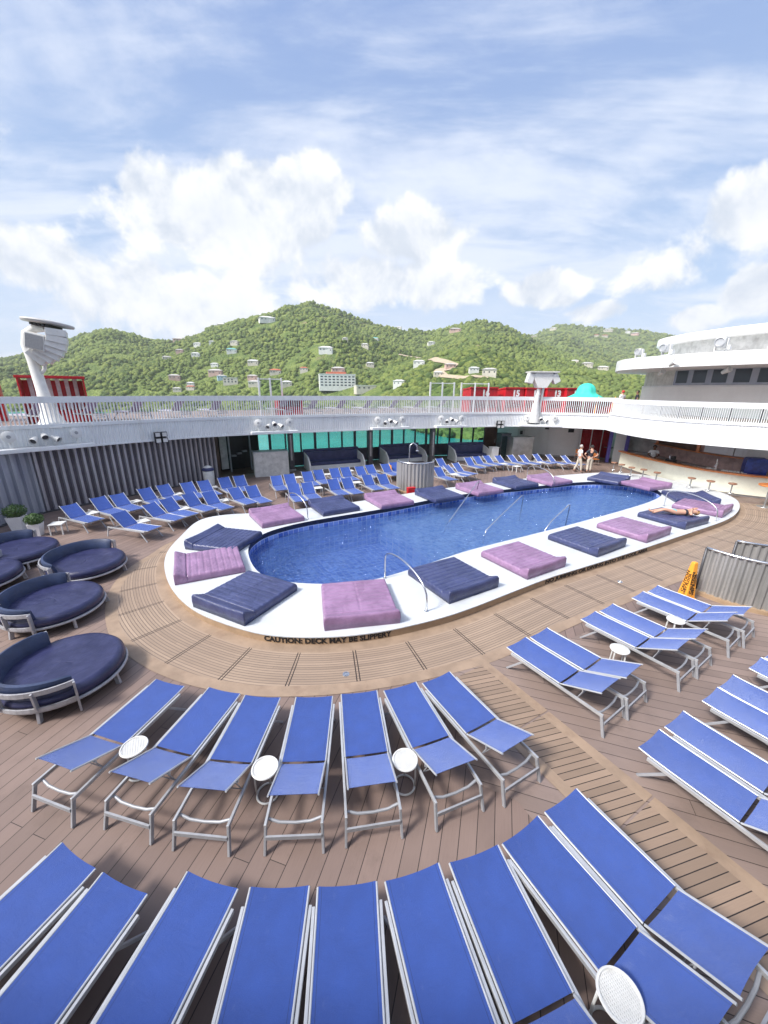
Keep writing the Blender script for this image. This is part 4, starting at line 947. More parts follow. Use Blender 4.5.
rb = thing('red_box', 'small red box on the deck at the foot of the far corrugated screen', 'box', (1.35, 18.52, 0), .3)
MB().box((0, 0, .17), (.40, .22, .34)).build('body', 'red_paint', rb, bevel=.01); MB().box((0, 0, .365), (.42, .24, .04)).build('lid', 'red_paint', rb, bevel=.01)
yp = thing('yellow_sign', 'small yellow folding wet floor sign before the booths left of the screen', 'sign', (.35, 22.6, 0), .4)
for s in (-1, 1): MB().bar((0, s * .16, 0), (0, s * .02, .72), .26, .02, (1, 0, 0)).build('panel', 'orange_plastic', yp, bevel=.005)
# ------------------------------------------------------------------ walls under the balcony
def corr_wall(label, P, h, mat, pitch, amp):
    t = thing('corrugated_wall', label, 'wall', (P[0][0], P[0][1], 0)); Q = [(p[0] - P[0][0], p[1] - P[0][1]) for p in P]
    MB().wall(Q, .06, h, .05).build('backing', 'dark_plum' if 'plum' in mat else mat, t)  # dark plum backing puts groove shade into colour where ambient light is flat
    mb = MB(); S_ = resample(Q, pitch)
    for i in range(len(S_) - 1):
        d = (Vector(S_[i + 1]) - Vector(S_[i])).normalized(); n_ = Vector((d.y, -d.x)); w_ = pitch * .29
        c0 = Vector(S_[i]) + d * pitch * .5
        poly = [c0 - d * w_ + n_ * .003, c0 - d * w_ * .55 + n_ * amp, c0 + d * w_ * .55 + n_ * amp, c0 + d * w_ + n_ * .003]
        mb.prism([(p.x, p.y) for p in poly], .065, h - .005)
    mb.build('ribs', mat, t)
    MB().wall(offset(resample(Q, .5), -.13, False), 0, .06, .2).build('plinth', 'dark_steel', t)
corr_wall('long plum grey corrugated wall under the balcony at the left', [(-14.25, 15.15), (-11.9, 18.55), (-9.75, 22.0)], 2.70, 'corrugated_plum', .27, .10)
corr_wall('bluish corrugated wall behind the potted bushes at the left edge', [(-15.2, 9.5), (-14.5, 12.8), (-14.22, 15.22)], 2.69, 'corrugated_blue', .33, .11)

# dark entrance beside the long wall
ent = thing('entrance', 'dark open entrance with grey and brown panels right of the plum wall', 'entrance', (-9.2, 23.6, 0), R(40))
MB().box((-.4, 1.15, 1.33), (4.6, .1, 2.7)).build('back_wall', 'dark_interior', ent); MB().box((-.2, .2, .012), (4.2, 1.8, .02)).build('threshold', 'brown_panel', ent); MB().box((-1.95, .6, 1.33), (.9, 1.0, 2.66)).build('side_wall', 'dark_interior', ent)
MB().box((-1.22, .35, 1.2), (.55, .12, 2.4)).build('panel', 'brown_panel', ent, bevel=.01)
MB().box((-.62, .5, 1.25), (.42, .12, 2.1)).build('door_leaf', 'grey_stone', ent, bevel=.01)
MB().box((.2, .9, 1.3), (1.1, .06, 2.5)).build('door_leaf', 'black_plastic', ent, bevel=.01)
MB().box((0, .25, 2.52), (3.1, .3, .22)).build('header', 'dark_steel', ent, bevel=.01)
for x in (-1.52, -.35, .95): MB().box((x, .2, 1.24), (.07, .12, 2.42)).build('frame_post', 'aluminium', ent, bevel=.006)
for k in range(3): MB().box((.05 + .35 * k, .7, .95 + .12 * k), (.28, .2, .10)).build('shelf', 'aluminium', ent)

# window wall: posts, panes, header
WW = [(-7.6, 25.35), (-5.5, 26.1), (-2.4, 27.9), (3.7, 30.8), (9.2, 31.9)]
win = thing('window_wall', 'row of tall glass panes between dark posts looking out over the teal sea', 'window', (WW[0][0], WW[0][1], 0))
Q = [(p[0] - WW[0][0], p[1] - WW[0][1]) for p in WW]; Pn = resample(Q, n=18)
for a, c in zip(Pn, Pn[1:]):
    MB().bar((*a, 1.35), (*c, 1.35), .02, 2.55, (0, 0, 1)).build('pane', 'window_glass', win)
for i, a in enumerate(Pn): MB().box((*a, 1.33), (.16 if i % 3 == 0 else .09, .12, 2.6), AX).build('mullion', 'dark_steel', win)
mb = MB()
for a, c in zip(Pn, Pn[1:]): mb.bar((*a, .04), (*c, .04), .1, .08); mb.bar((*a, 2.66), (*c, 2.66), .12, .1)
mb.build('header', 'dark_steel', win)
mb = MB()
for a, c in zip(Pn, Pn[1:]): mb.bar((a[0] + .04, a[1] - .10, .52), (c[0] + .04, c[1] - .10, .52), .05, .88)
mb.build('sill_panel', 'dark_plum', win)
def block(name, label, cat, c, d, rz, mat, h0=0.0, extra=None, group=None):
    t = thing(name, label, cat, (c[0], c[1], 0), rz, group)
    MB().box((0, 0, h0 + d[2] / 2), d).build('body', mat, t, bevel=.015)
    MB().box((0, 0, h0 + d[2] + .02), (d[0] + .06, d[1] + .06, .04)).build('top', extra or mat, t, bevel=.008)
    return t
block('service_counter', 'pale stone counter block before the windows right of the dark entrance', 'counter', (-6.9, 22.9), (2.0, .8, 1.45), R(24), 'grey_stone', extra='aluminium_light')
for i, (x, y, lb) in enumerate([(-5.95, 24.2, 'between the stone counter and the first navy booth'), (-1.0, 26.1, 'between the first and second navy booths'), (3.3, 26.6, 'at the left of the third navy booth, over the far screen')]):
    t = thing('pillar', 'dark steel pillar ' + lb, 'pillar', (x, y, 0), AX, 'dark pillars under the balcony')
    MB().box((0, 0, 1.35), (.30, .30, 2.7)).build('shaft', 'dark_steel', t, bevel=.02); MB().box((0, 0, .06), (.40, .40, .12)).build('base', 'steel_dull', t, bevel=.01)
    MB().box((-.02, -.156, 1.5), (.10, .012, 1.6)).build('cover_strip', 'steel_dull', t)
def booth(c, w, rz, lb, h=1.08):
    t = thing('booth_sofa', lb, 'booth', (c[0], c[1], 0), rz, 'navy booths by the windows')
    MB().box((0, .42, .62), (w, .22, h - .16)).build('backrest', 'navy_vinyl', t, bevel=.04)
    MB().box((0, -.02, .38), (w, .70, .20)).build('seat', 'navy_vinyl', t, bevel=.04)
    MB().box((0, 0, .14), (w, .74, .28)).build('plinth', 'white_paint_warm', t, bevel=.01)
    for s in (-1, 1):
        vs = [(s * (w / 2 + x), y, z) for x in (.01, .10) for y, z in ((-.95, 0), (-.95, .45), (-.55, .85), (.60, h), (.60, 0))]
        MB().add(vs, [(0, 1, 2, 3, 4), (9, 8, 7, 6, 5)] + [(k, (k + 1) % 5, 5 + (k + 1) % 5, 5 + k) for k in range(5)]).build('side_panel', 'white_paint_warm', t, bevel=.01)
    MB().box((0, .54, .72), (w + .3, .08, h - .0)).build('back_panel', 'navy_vinyl', t, bevel=.02)
booth((-3.4, 25.4), 3.6, R(25), 'navy booth with white side panels nearest the dark entrance')
booth((1.3, 27.9), 3.0, R(25), 'navy booth with white side panels left of the far screen')
booth((6.4, 29.0), 2.7, R(14), 'navy booth with white side panels right of the far screen')
block('waiter_station', 'small white cabinet at the right end of the navy booths', 'cabinet', (8.2, 28.6), (.55, .5, 1.0), R(15), 'white_paint_warm')
bd = thing('brown_door', 'brown door in the window wall behind the third booth', 'door', (8.6, 31.35, 0), R(12))
MB().box((0, 0, 1.3), (1.1, .06, 2.5)).build('leaf', 'brown_panel', bd, bevel=.01); MB().tube([(.4, -.06, 1.0), (.4, -.06, 1.3)], .02, 6).build('handle', 'steel', bd)
cab = block('steel_cabinet', 'stainless steel cabinet in front of the white lounge wall', 'cabinet', (10.2, 28.9), (1.7, .9, 1.7), R(14), 'steel_dull', .05)
for k in (-1, 1): MB().box((k * .42, -.456, .9), (.8, .014, 1.5)).build('door_leaf', 'steel_dull', cab, bevel=.006)
fz = block('glass_cabinet', 'greenish glass fronted cabinet left of the steel cabinet', 'cabinet', (9.1, 29.4), (.8, .7, 1.9), R(14), 'dark_steel', .05)
MB().box((0, -.36, 1.0), (.7, .012, 1.6)).build('glass_door', 'window_glass', fz)

# white lounge wall with notices, red curtains
LW = [(8.9, 33.2), (11.0, 32.2), (12.3, 31.6), (13.4, 30.9), (14.3, 30.6), (15.6, 30.5)]
lw = thing('lounge_wall', 'curved white wall with small notices behind the far right loungers', 'wall', (LW[0][0], LW[0][1], 0))
Q = catmull([(p[0] - LW[0][0], p[1] - LW[0][1]) for p in LW], 6, False)
MB().wall(Q, 0, 2.72, .15).build('panel', 'white_paint_warm', lw, smooth='auto')
MB().wall(offset(Q, -.015, False), 0, .12, .014).build('skirting', 'steel_dull', lw)
for (x, y, z, w, h, mt) in [(11.3, 31.98, 1.75, .55, .6, 'white_plastic'), (11.3, 31.955, 1.78, .22, .3, 'black_plastic'), (10.8, 32.2, 2.35, .2, .12, 'grey_stone'), (11.75, 31.75, 2.35, .2, .16, 'grey_stone'), (13.0, 31.05, 2.2, .3, .12, 'black_plastic'), (14.7, 30.52, 2.1, .45, .28, 'black_plastic')]:
    MB().box((x - LW[0][0], y - LW[0][1], z), (w, .03, h), R(-26) if x < 14 else 0).build('notice', mt, lw)
rc = thing('curtain_screen', 'row of deep red curtains between white posts beside the bar', 'curtain', (15.4, 30.3, 0), R(-6))
for k in range(3):
    Q = [(k * .8 + .06 + .70 * i / 24, .05 * math.sin(i * 1.5)) for i in range(25)]
    MB().wall(Q, .05, 2.62, .02).build('curtain', 'red_fabric', rc, smooth=True)
for k in range(4): MB().box((k * .8, 0, 1.32), (.09, .09, 2.64)).build('post', 'white_paint', rc, bevel=.008)

# ------------------------------------------------------------------ the bar
BF = catmull(BARF, 6, False)
bar = thing('bar_counter', 'long curved cream bar counter with an orange wooden top', 'bar counter', (BF[0][0], BF[0][1], 0)); o0 = BF[0]
Q = resample([(p[0] - o0[0], p[1] - o0[1]) for p in BF], .2)
MB().wall(Q, .10, 1.06, .12).build('front_panel', 'cream_panel', bar, smooth='auto')
MB().wall(offset(Q, .05, False), 0, .10, .1).build('kick_plate', 'steel_dull', bar)
MB().wall(offset(Q, -.20, False), 1.06, 1.14, .38).build('counter_top', 'orange_wood', bar, bevel=.02)
MB().wall(offset(Q, .18, False), .88, .925, .50).build('work_top', 'steel_dull', bar)
BB = resample([(17.75, 30.9)] + offset(resample(BF, .5), 2.35, False), .5)
bb = thing('back_wall', 'bar back wall with pinkish panels, shelves and white shutters under the balcony', 'wall', (BB[0][0], BB[0][1], 0)); q0 = BB[0]
Q = [(p[0] - q0[0], p[1] - q0[1]) for p in BB]; nq = len(Q)
k1 = int(nq * .30); k2 = int(nq * .56); k3 = int(nq * .80)
MB().wall(Q[:k1 + 1], 0, 2.66, .1).build('steel_panel', 'bar_steel', bb)
MB().wall(Q[k1:], 0, 2.66, .1).build('panel', 'bar_pink', bb)
MB().wall(offset(Q[k1:k3 + 1], -.30, False), 1.62, 1.67, .29).build('shelf', 'orange_wood', bb)
MB().wall(offset(Q[k1:k2 + 1], -.06, False), 1.68, 2.5, .05).build('shelf_back', 'brown_panel', bb)
for a, c in ((k2 + 1, (k2 + k3) // 2), ((k2 + k3) // 2, k3)):
    P_ = offset(Q[a:c + 1], -.18, False)
    if len(P_) > 1: MB().wall(resample(P_, n=12), 1.72, 2.5, .04).build('shutter', 'white_paint', bb)
for k in (k1, k2): MB().box((Q[k][0] - .1, Q[k][1] - .1, 2.05), (.16, .16, .9), AX).build('bracket', 'orange_wood', bb)
MB().wall(offset(Q, -.62, False), .86, .9, .6).build('back_counter', 'steel_dull', bb)
fr_ = thing('bar_doorway', 'violet framed doorway with a white door at the left end of the bar', 'doorway', (17.2, 28.2, 0), R(-20))
for x in (-.55, .55): MB().box((x, 0, 1.3), (.22, .2, 2.6)).build('jamb', 'violet_paint', fr_, bevel=.01)
MB().box((0, 0, 2.5), (.88, .18, .2)).build('lintel', 'violet_paint', fr_, bevel=.01); MB().box((.1, .05, 1.2), (.68, .05, 2.38)).build('door_leaf', 'white_paint', fr_, bevel=.01)
def bpos(s, d):
    P = resample(BF, n=200); i = int(s * 199); p = offset(P, d, False)[i]; return p, math.atan2(P[min(i + 1, 200)][1] - P[i][1], P[min(i + 1, 200)][0] - P[i][0])
p, a = bpos(.70, .62)
bg = thing('covered_machine', 'machine under a blue cover at the right end of the bar', 'covered machine', (p[0], p[1], .926), a)
pad_mesh(-.42, .42, -.36, .36, lambda x, y: 1.0, 9.2, r=.14).build('cover', 'blue_bag', bg, smooth=True)
MB().box((0, 0, -.02 + .012), (.5, .4, .02)).build('foot', 'black_plastic', bg)
p, a = bpos(.345, .45)
bm_ = thing('bar_machine', 'black drinks machine on the bar near the bartender', 'machine', (p[0], p[1], .926), a)
MB().box((0, 0, .16), (.5, .34, .32)).build('body', 'black_plastic', bm_, bevel=.03); MB().box((.12, 0, .42), (.16, .2, .22)).build('head', 'black_plastic', bm_, bevel=.02); MB().box((-.3, 0, .08), (.3, .3, .12)).build('tray', 'steel', bm_, bevel=.01); MB().tube([(-.1, 0, .3), (-.16, 0, .52), (-.05, 0, .56)], .02, 6).build('spout', 'steel', bm_)
p, a = bpos(.50, .40)
mx = thing('glass_tray', 'tray of upturned glasses and dishes in the middle of the bar', 'tray', (p[0], p[1], .926), a)
MB().box((0, 0, .03), (.9, .4, .05)).build('tray', 'steel', mx, bevel=.008)
for k in range(9): MB().lathe([(.05, 0), (.055, .1), (.03, .13), (.001, .13)], 12, (-.36 + .09 * k, .1 * ((k % 3) - 1), .056)).build('glass', 'white_plastic', mx, smooth='auto')
p, a = bpos(.565, .25)
tp = thing('beer_tap', 'white and steel beer tap standing on the bar', 'beer tap', (p[0], p[1], .926), a)
MB().lathe([(.10, 0), (.10, .02), (.035, .04), (.035, .55), (.05, .58), (.001, .6)], 16).build('column', 'white_plastic', tp, smooth='auto'); MB().tube([(0, 0, .48), (0, -.16, .48), (0, -.17, .4)], .015, 6).build('spout', 'steel', tp); MB().tube([(0, -.06, .58), (0, -.09, .78)], .02, 8).build('handle', 'white_plastic', tp)
gi = 0
for s_, d_ in ((.60, .40), (.63, .42), (.66, .38), (.54, .45)):
    p, a = bpos(s_, d_); gi += 1
    t = thing('glass_rack', ['rack of clean glasses just right of the beer tap', 'middle rack of clean glasses right of the beer tap', 'rack of clean glasses beside the blue covered machine', 'rack of clean glasses left of the beer tap'][gi - 1], 'glass rack', (p[0], p[1], .926), a, 'glass racks on the bar')
    MB().box((0, 0, .04), (.42, .42, .08)).build('rack', 'grey_stone', t, bevel=.008)
    for k in range(9): MB().lathe([(.045, 0), (.05, .15), (.042, .15), (.04, .02), (.001, .02)], 10, (-.13 + .13 * (k % 3), -.13 + .13 * (k // 3), .084)).build('glass', 'white_plastic', t, smooth='auto')
# stools
sto = thing('bar_stool', '', 'bar stool')
MB().lathe([(.001, .70), (.13, .70), (.17, .72), (.18, .75), (.17, .775), (.001, .785)], 24).build('seat', 'stool_wood', sto, smooth='auto')
MB().lathe([(.035, .02), (.03, .70)], 14).build('column', 'steel_dull', sto, smooth='auto'); MB().lathe([(.001, 0), (.2, 0), (.2, .012), (.05, .035), (.001, .035)], 24).build('base', 'steel_dull', sto, smooth='auto')
MB().ring((0, 0, .28), .15, .011, 20, 6).box((0, 0, .28), (.3, .016, .012)).build('foot_ring', 'steel', sto, smooth='auto')
for i, p in enumerate(STOOLP):
    lb = f'wooden topped bar stool on a steel post, {ORD[i]} from the left along the cream bar'
    if i == 0: sto.location = (p[0], p[1], 0); sto['label'] = lb; sto['group'] = 'stools along the bar'
    else: dup(sto, (p[0], p[1], 0), i * .7, lb, 'stools along the bar')
ht = thing('high_table', 'round orange wooden table top jutting in at the right edge before the bar', 'table', (HTAB[0], HTAB[1], 0))
MB().lathe([(.001, .98), (.40, .98), (.42, 1.0), (.42, 1.03), (.40, 1.05), (.001, 1.05)], 32).build('table_top', 'orange_wood', ht, smooth='auto'); MB().lathe([(.04, .03), (.04, .98)], 14).build('column', 'steel_dull', ht); MB().lathe([(.001, 0), (.28, 0), (.27, .02), (.05, .04), (.001, .04)], 24).build('base', 'steel_dull', ht, smooth='auto')
for i, (x, y) in enumerate([(15.0, 27.0), (15.6, 28.2), (14.6, 28.6)]):
    t = thing('metal_chair', ['slim metal chair nearest the bar beside the standing men', 'slim metal chair before the red curtains', 'slim metal chair between the men and the red curtains'][i], 'chair', (x, y, 0), i * 1.3, 'metal chairs by the curtains')
    MB().box((0, 0, .46), (.42, .42, .03)).build('seat', 'orange_wood', t, bevel=.01); MB().box((0, .2, .8), (.42, .03, .3)).build('backrest', 'orange_wood', t, bevel=.01)
    for sx in (-1, 1):
        for sy in (-1, 1): MB().tube([(sx * .19, sy * .19, .9 if sy > 0 else .45), (sx * .2, sy * .2, 0)], .014, 6).build('leg', 'steel', t)

# ------------------------------------------------------------------ balcony round the pool
FA = [(-30, 1), (-24, 5), (-19.0, 10.2), (-16.2, 12.9), (-14.3, 14.5), (-13.2, 15.8), (-11.7, 17.7), (-9.2, 20.2), (-5.1, 22.6), (1.05, 25.4), (7.55, 27.7), (11.6, 27.9), (15.5, 26.0)]
FB = [(14.9, 26.0), (14.55, 24.0), (14.5, 21.9), (14.95, 19.9), (16.0, 18.35), (17.2, 17.15), (19.5, 15.4), (23, 13.2), (29, 10.5)]
FAs = catmull(FA, 8, False); FBs = catmull(FB, 8, False)
def balcony(label, P, zf, zr, glass=False):
    t = thing('balcony', label, 'balcony', (P[0][0], P[0][1], 0)); Q = resample([(p[0] - P[0][0], p[1] - P[0][1]) for p in P], .25)
    fine = resample(Q, .03); rib = [(offset(fine, 0.0, False)[i][0], fine[i][1]) for i in range(len(fine))]
    o1 = offset(fine, .02, False); rib = [fine[i] if (i // 2) % 2 else o1[i] for i in range(len(fine))]
    MB().wall(rib, 2.66, zf - .06, .10).build('fascia', 'white_paint', t)
    MB().wall(offset(Q, -.03, False), 2.58, 2.66, .2).build('fascia_lip', 'white_paint', t)
    MB().wall(offset(Q, -.035, False), zf - .06, zf + .08, .2).build('curb', 'white_paint', t)
    outer = offset(Q, 9.5, False)
    poly = offset(Q, .13, False) + list(reversed(resample(outer, n=24)))
    fl = flat('soffit', poly, [], 2.70 + .012 * glass, 'white_paint_warm', parent=t); fl.data.flip_normals()
    flat('floor', poly, [], 3.46 - .008 * glass, 'side_boards', parent=t)
    MB().wall(offset(Q, .06, False), zr - .25, zr, .09).build('top_rail', 'white_paint', t)
    mb = MB(); pk = resample(offset(Q, .08, False), .082 if glass else .125)
    for i in range(1, len(pk) - 1):
        d = Vector(pk[i + 1]) - Vector(pk[i - 1]); mb.box((pk[i][0], pk[i][1], (zf + .08 + zr - .25) / 2), (.045 if not glass else .028, .035, zr - .25 - zf - .08), math.atan2(d.y, d.x))
    mb.build('slat_panel', 'white_paint', t)
    if glass: MB().wall(offset(Q, .14, False), zf + .08, zr - .25, .012).build('glass_panel', 'rail_glass', t)
    return t
balcony('long white balcony with a slatted railing curving round the far side of the pool', FAs, 3.52, 4.66)
balcony('white balcony with glass behind its thin slats over the bar', FBs, 3.66, 4.60, True)
slab = MB(); slab.prism([(-30, -9), (30, -9), (30, .18), (-30, .18)], 3.2, 3.46); slab.prism([(16.4, 25.8), (16.6, 20.6), (18.6, 17.9), (40, 8), (40, 42), (14.5, 42), (14.5, 29.5)], 3.2, 3.40); slab.prism([(-16, -8), (22, -8), (22, -2.2), (-16, -2.2)], 3.47, 8.0); struct(slab.build('upper_deck_and_shade_block', 'side_boards'))  # last prism: unseen superstructure behind the camera, added to shade the front loungers

# speaker clusters and lamps on the fascia
def fpos(P, x=None, y=None, d=-.12):
    i = min(range(len(P)), key=lambda k: math.dist(P[k], (x, y))); q = offset(P, d, False)[i]
    a, c = P[max(i - 1, 0)], P[min(i + 1, len(P) - 1)]; return q, math.atan2(c[1] - a[1], c[0] - a[0])
CL = [(-13.55, 15.3, 'at the left below the speaker tower', 3.1), (-6.0, 22.1, 'above the stone counter', 2.6), (.0, 24.95, 'above the far screen and booths', 2.6), (4.6, 26.6, 'above the brown door', 2.4), (11.0, 27.9, 'under the lamp mast', 2.8)]
for i, (x, y, lb, w) in enumerate(CL):
    q, a = fpos(FAs, x, y, -.05)
    t = thing('fixture_tray', 'white ledge with round speakers on the balcony front ' + lb, 'light fixture', (q[0], q[1], 2.70), a, 'fixture trays on the balcony front')
    MB().box((0, -.2, .0), (w, .42, .16)).build('tray', 'white_paint', t, bevel=.03)
    for s in (-1, 1):
        M = Matrix.Translation((s * w * .33, -.2, .52)) @ Matrix.Rotation(R(8 * s), 4, 'Z') @ Matrix.Rotation(R(82), 4, 'X')
        MB().lathe([(.001, -.12), (.12, -.12), (.20, -.02), (.215, .05), (.20, .06)], 24).build('speaker_shell', 'white_plastic', t, smooth='auto', M=M)
        MB().lathe([(.001, .052), (.19, .052), (.195, .056), (.001, .062)], 24).build('speaker_cone', 'speaker_grille', t, smooth='auto', M=M)
        MB().bar((s * w * .33, -.2, .1), (s * w * .33, -.16, .36), .06, .06).build('bracket', 'white_plastic', t)
    for k in (-1, 0, 1):
        M = Matrix.Translation((k * .34, -.24, .34 + .12 * (k == 0))) @ Matrix.Rotation(R(35 * k), 4, 'Z') @ Matrix.Rotation(R(112), 4, 'X')
        MB().lathe([(.001, -.18), (.08, -.18), (.12, .02), (.13, .14), (.115, .14), (.10, .05), (.001, .05)], 18).build('spotlight', 'white_plastic', t, smooth='auto', M=M)
        MB().lathe([(.001, .06), (.10, .06), (.10, .065), (.001, .066)], 18).build('lens', 'dark_steel', t, M=M)
        MB().bar((k * .34, -.2, .08), (k * .34, -.2, .3), .05, .05).build('bracket', 'white_plastic', t)
for i, (x, y, lb) in enumerate([(-10.75, 18.65, 'black four lens floodlight on the balcony front over the plum wall'), (8.2, 27.75, 'black floodlight on the balcony front over the steel cabinet')]):
    q, a = fpos(FAs, x, y, -.22)
    t = thing('floodlight', lb, 'floodlight', (q[0], q[1], 2.62), a, 'black floodlights on the balcony front')
    for k in range(4): MB().box((-.15 + .3 * (k % 2), 0, .0 + .28 * (k // 2)), (.26, .16, .24)).build('lamp', 'black_plastic', t, bevel=.02); MB().box((-.15 + .3 * (k % 2), -.084, .28 * (k // 2)), (.2, .01, .18)).build('lens', 'grey_stone', t)
    MB().box((0, .14, .14), (.5, .06, .1)).build('bracket', 'black_plastic', t)

# speaker tower at the left
q = (-13.75, 15.95)
tw = thing('speaker_tower', 'white leaning tower carrying a curved line of loudspeakers and a flat disc', 'speaker tower', (q[0], q[1], 3.3), 0)
def T(x, y, z): return (x - q[0], y - q[1], z - 3.3)
MB().tube([T(-13.70, 16.0, 3.35), T(-13.74, 16.05, 3.7), T(-13.82, 16.1, 4.1), T(-13.95, 16.2, 4.9), T(-14.12, 16.3, 6.0), T(-14.2, 16.3, 6.6), T(-14.08, 16.3, 7.0), T(-13.75, 16.3, 7.18), T(-13.3, 16.3, 7.2)], [.62, .42, .27, .21, .185, .18, .17, .15, .12], 12).build('post', 'tower_white', tw, smooth='auto')
MB().tube([T(-14.0, 16.3, 5.45), T(-13.72, 16.3, 5.7), T(-13.62, 16.3, 6.2), T(-13.68, 16.3, 6.75)], .07, 8).build('inner_arm', 'tower_white', tw, smooth=True)
Md = Matrix.Translation(T(-13.15, 16.3, 7.36)) @ Matrix.Rotation(R(7), 4, 'Y') @ Matrix.Rotation(R(-3), 4, 'X')
MB().lathe([(.001, .05), (.5, .10), (.80, .06), (.82, .02), (.79, -.03), (.4, -.06), (.001, -.06)], 40).build('disc', 'disc_grey', tw, smooth='auto', M=Md)
mb = MB()
for k in range(5): mb.box((-.30 + .15 * k, -.1, -.10), (.09, .7, .09))
mb.build('disc_bracket', 'black_plastic', tw, M=Md)
for k in range(7):
    f = k / 6; ang = R(8 + 50 * f); c0 = Vector((-14.05 + 1.33 * math.cos(ang * .9), 16.15, 6.96 - 1.7 * f + .1 * f * f)); cx = -12.82 - 1.0 * f ** 1.9; cz = 7.0 - .255 * k + .018 * k * k
    M = Matrix.Translation(T(cx, 16.2, cz)) @ Matrix.Rotation(R(35), 4, 'Z') @ Matrix.Rotation(R(6 + 42 * f), 4, 'Y')
    o = MB().box((0, 0, 0), (.62, .95, .25)).build('speaker_box', 'tower_white', tw, bevel=.02, M=M)
    MB().box((-.316, 0, 0), (.012, .86, .19)).build('grille', 'white_plastic', o)
MB().box((0, 0, 0), (.60, .45, .58)).build('horn_box', 'tower_white', tw, bevel=.03, M=Matrix.Translation(T(-13.30, 15.75, 6.66)) @ Matrix.Rotation(R(14), 4, 'Y') @ Matrix.Rotation(R(20), 4, 'Z'))
MB().box((0, 0, 0), (.52, .012, .48)).build('horn_grille', 'speaker_grille', tw, M=Matrix.Translation(T(-13.22, 15.52, 6.64)) @ Matrix.Rotation(R(14), 4, 'Y') @ Matrix.Rotation(R(20), 4, 'Z'))
# lamp mast on the right
x0, y0 = 10.75, 27.95
ma = thing('lamp_mast', 'white mast with a wide flat head and hanging boxes on the far railing', 'lamp mast', (x0, y0, 2.9))
MB().tube([(-.10, 0, 0), (-.08, 0, .6), (-.05, 0, 1.5), (0, 0, 2.3)], [.42, .30, .16, .13], 12).build('post', 'tower_white', ma, smooth='auto')
MB().tube([(.30, .1, .2), (.28, .1, 1.2), (.34, .1, 2.5)], [.12, .10, .09], 10).build('second_post', 'tower_white', ma, smooth='auto')
MB().box((.12, 0, 3.38), (2.0, 1.0, .10)).build('head_plate', 'disc_grey', ma, bevel=.02)
MB().add([(x_ * sx + .12, y_, z_) for z_, sx in ((2.35, .30), (2.9, .62), (3.32, .62)) for x_, y_ in ((-1, -.35), (1, -.35), (1, .35), (-1, .35))], [(3, 2, 1, 0), (8, 9, 10, 11)] + [(4 * i + k, 4 * i + (k + 1) % 4, 4 * i + 4 + (k + 1) % 4, 4 * i + 4 + k) for i in range(2) for k in range(4)]).build('head_box', 'tower_white', ma, bevel=.02)
for s in (-1, 1): MB().box((0, 0, 0), (.42, .5, .66)).build('side_box', 'white_plastic', ma, bevel=.03, M=Matrix.Translation((.12 + s * .86, -.1, 2.98)) @ Matrix.Rotation(R(-14 * s - (16 if s > 0 else 0)), 4, 'Y'))

# ------------------------------------------------------------------ things on the upper deck
def cabana(loc, rz, w, d, h, lb, num=None, slats=False, group='red cabins on the upper deck', open_=False):
    t = thing('red_cabin', lb, 'cabin', (loc[0], loc[1], 3.465), rz, group)
    MB().box((-w / 2 + .03, 0, h / 2), (.06, d, h)).build('side_panel', 'red_paint', t, bevel=.01); MB().box((w / 2 - .03, 0, h / 2), (.06, d, h)).build('side_panel', 'red_paint', t, bevel=.01)
    MB().box((0, d / 2 - .03, h / 2 - .03), (w - .13, .06, h - .08)).build('back_panel', 'red_paint', t)
    vs = [(x * (w / 2 + .05), y, z) for y, z in ((-d / 2 - .05, h + .01), (d / 2 + .05, h + .01 - (0 if open_ else .14)), (d / 2 + .05, h + .08 - (0 if open_ else .14)), (-d / 2 - .05, h + .12)) for x in (-1, 1)]
    MB().add(vs, [(0, 1, 3, 2), (2, 3, 5, 4), (4, 5, 7, 6), (6, 7, 1, 0), (0, 2, 4, 6), (1, 7, 5, 3)]).build('roof', 'red_paint', t, bevel=.01)
    if num:
        MB().box((0, -d / 2 + .03, h - .32), (w - .13, .05, .6)).build('fascia_board', 'red_paint', t)
        lettering(num, .62, 'number_white', t, Matrix.Translation((.12, -d / 2 - .004, h - .34)) @ Matrix.Rotation(PI / 2, 4, 'X'), off=.03, extrude=.006, name='number')
    MB().box((0, .05, .4), (w - .16, d - .3, .22)).build('seat', 'red_fabric', t, bevel=.03)
    MB().box((0, -d / 2 + .15, .15), (w - .16, .06, .3)).build('skirt', 'red_paint', t)
    if num: MB().wall([(-w / 2 + .08 + (w - .16) * i / 30, -d / 2 + .10 + .03 * math.sin(i * 1.7)) for i in range(31)], .5, h - .62, .012).build('curtain', 'red_fabric', t, smooth=True)
    if slats:
        for k in range(6): MB().box((-w / 2 + .35 + k * (w - .7) / 5, d / 2 - .10, 1.25), (.16, .05, 1.5)).build('slat', 'number_white', t)
    return t
for i, (x, y) in enumerate([(7.35, 30.9), (9.75, 31.2), (11.4, 31.4), (13.05, 31.5), (14.55, 31.5)]):
    n_ = ['16', '15', '14', '13', '12'][i]
    cabana((x, y), R(13), 2.2 if i == 0 else 1.56, 1.5, 1.72, f'red cabin with the white number {n_} on its front beyond the far railing', n_)
cabana((16.3, 30.3), R(0), 1.6, 1.2, 1.02, 'low red cabin under the teal parasol at the right end of the row', None, open_=True)
cabana((-15.45, 18.6), R(38), 2.35, 1.4, 1.92, 'open red cabin with white slats beside the speaker tower', None, True, open_=True)
cabana((-19.3, 18.4), R(40), 2.2, 1.4, 1.92, 'open red cabin cut by the left picture edge', None, True, open_=True)
cabana((-6.15, 25.2), R(25), 1.5, 1.3, 1.02, 'low red cabin behind the middle of the far railing', None, open_=True)
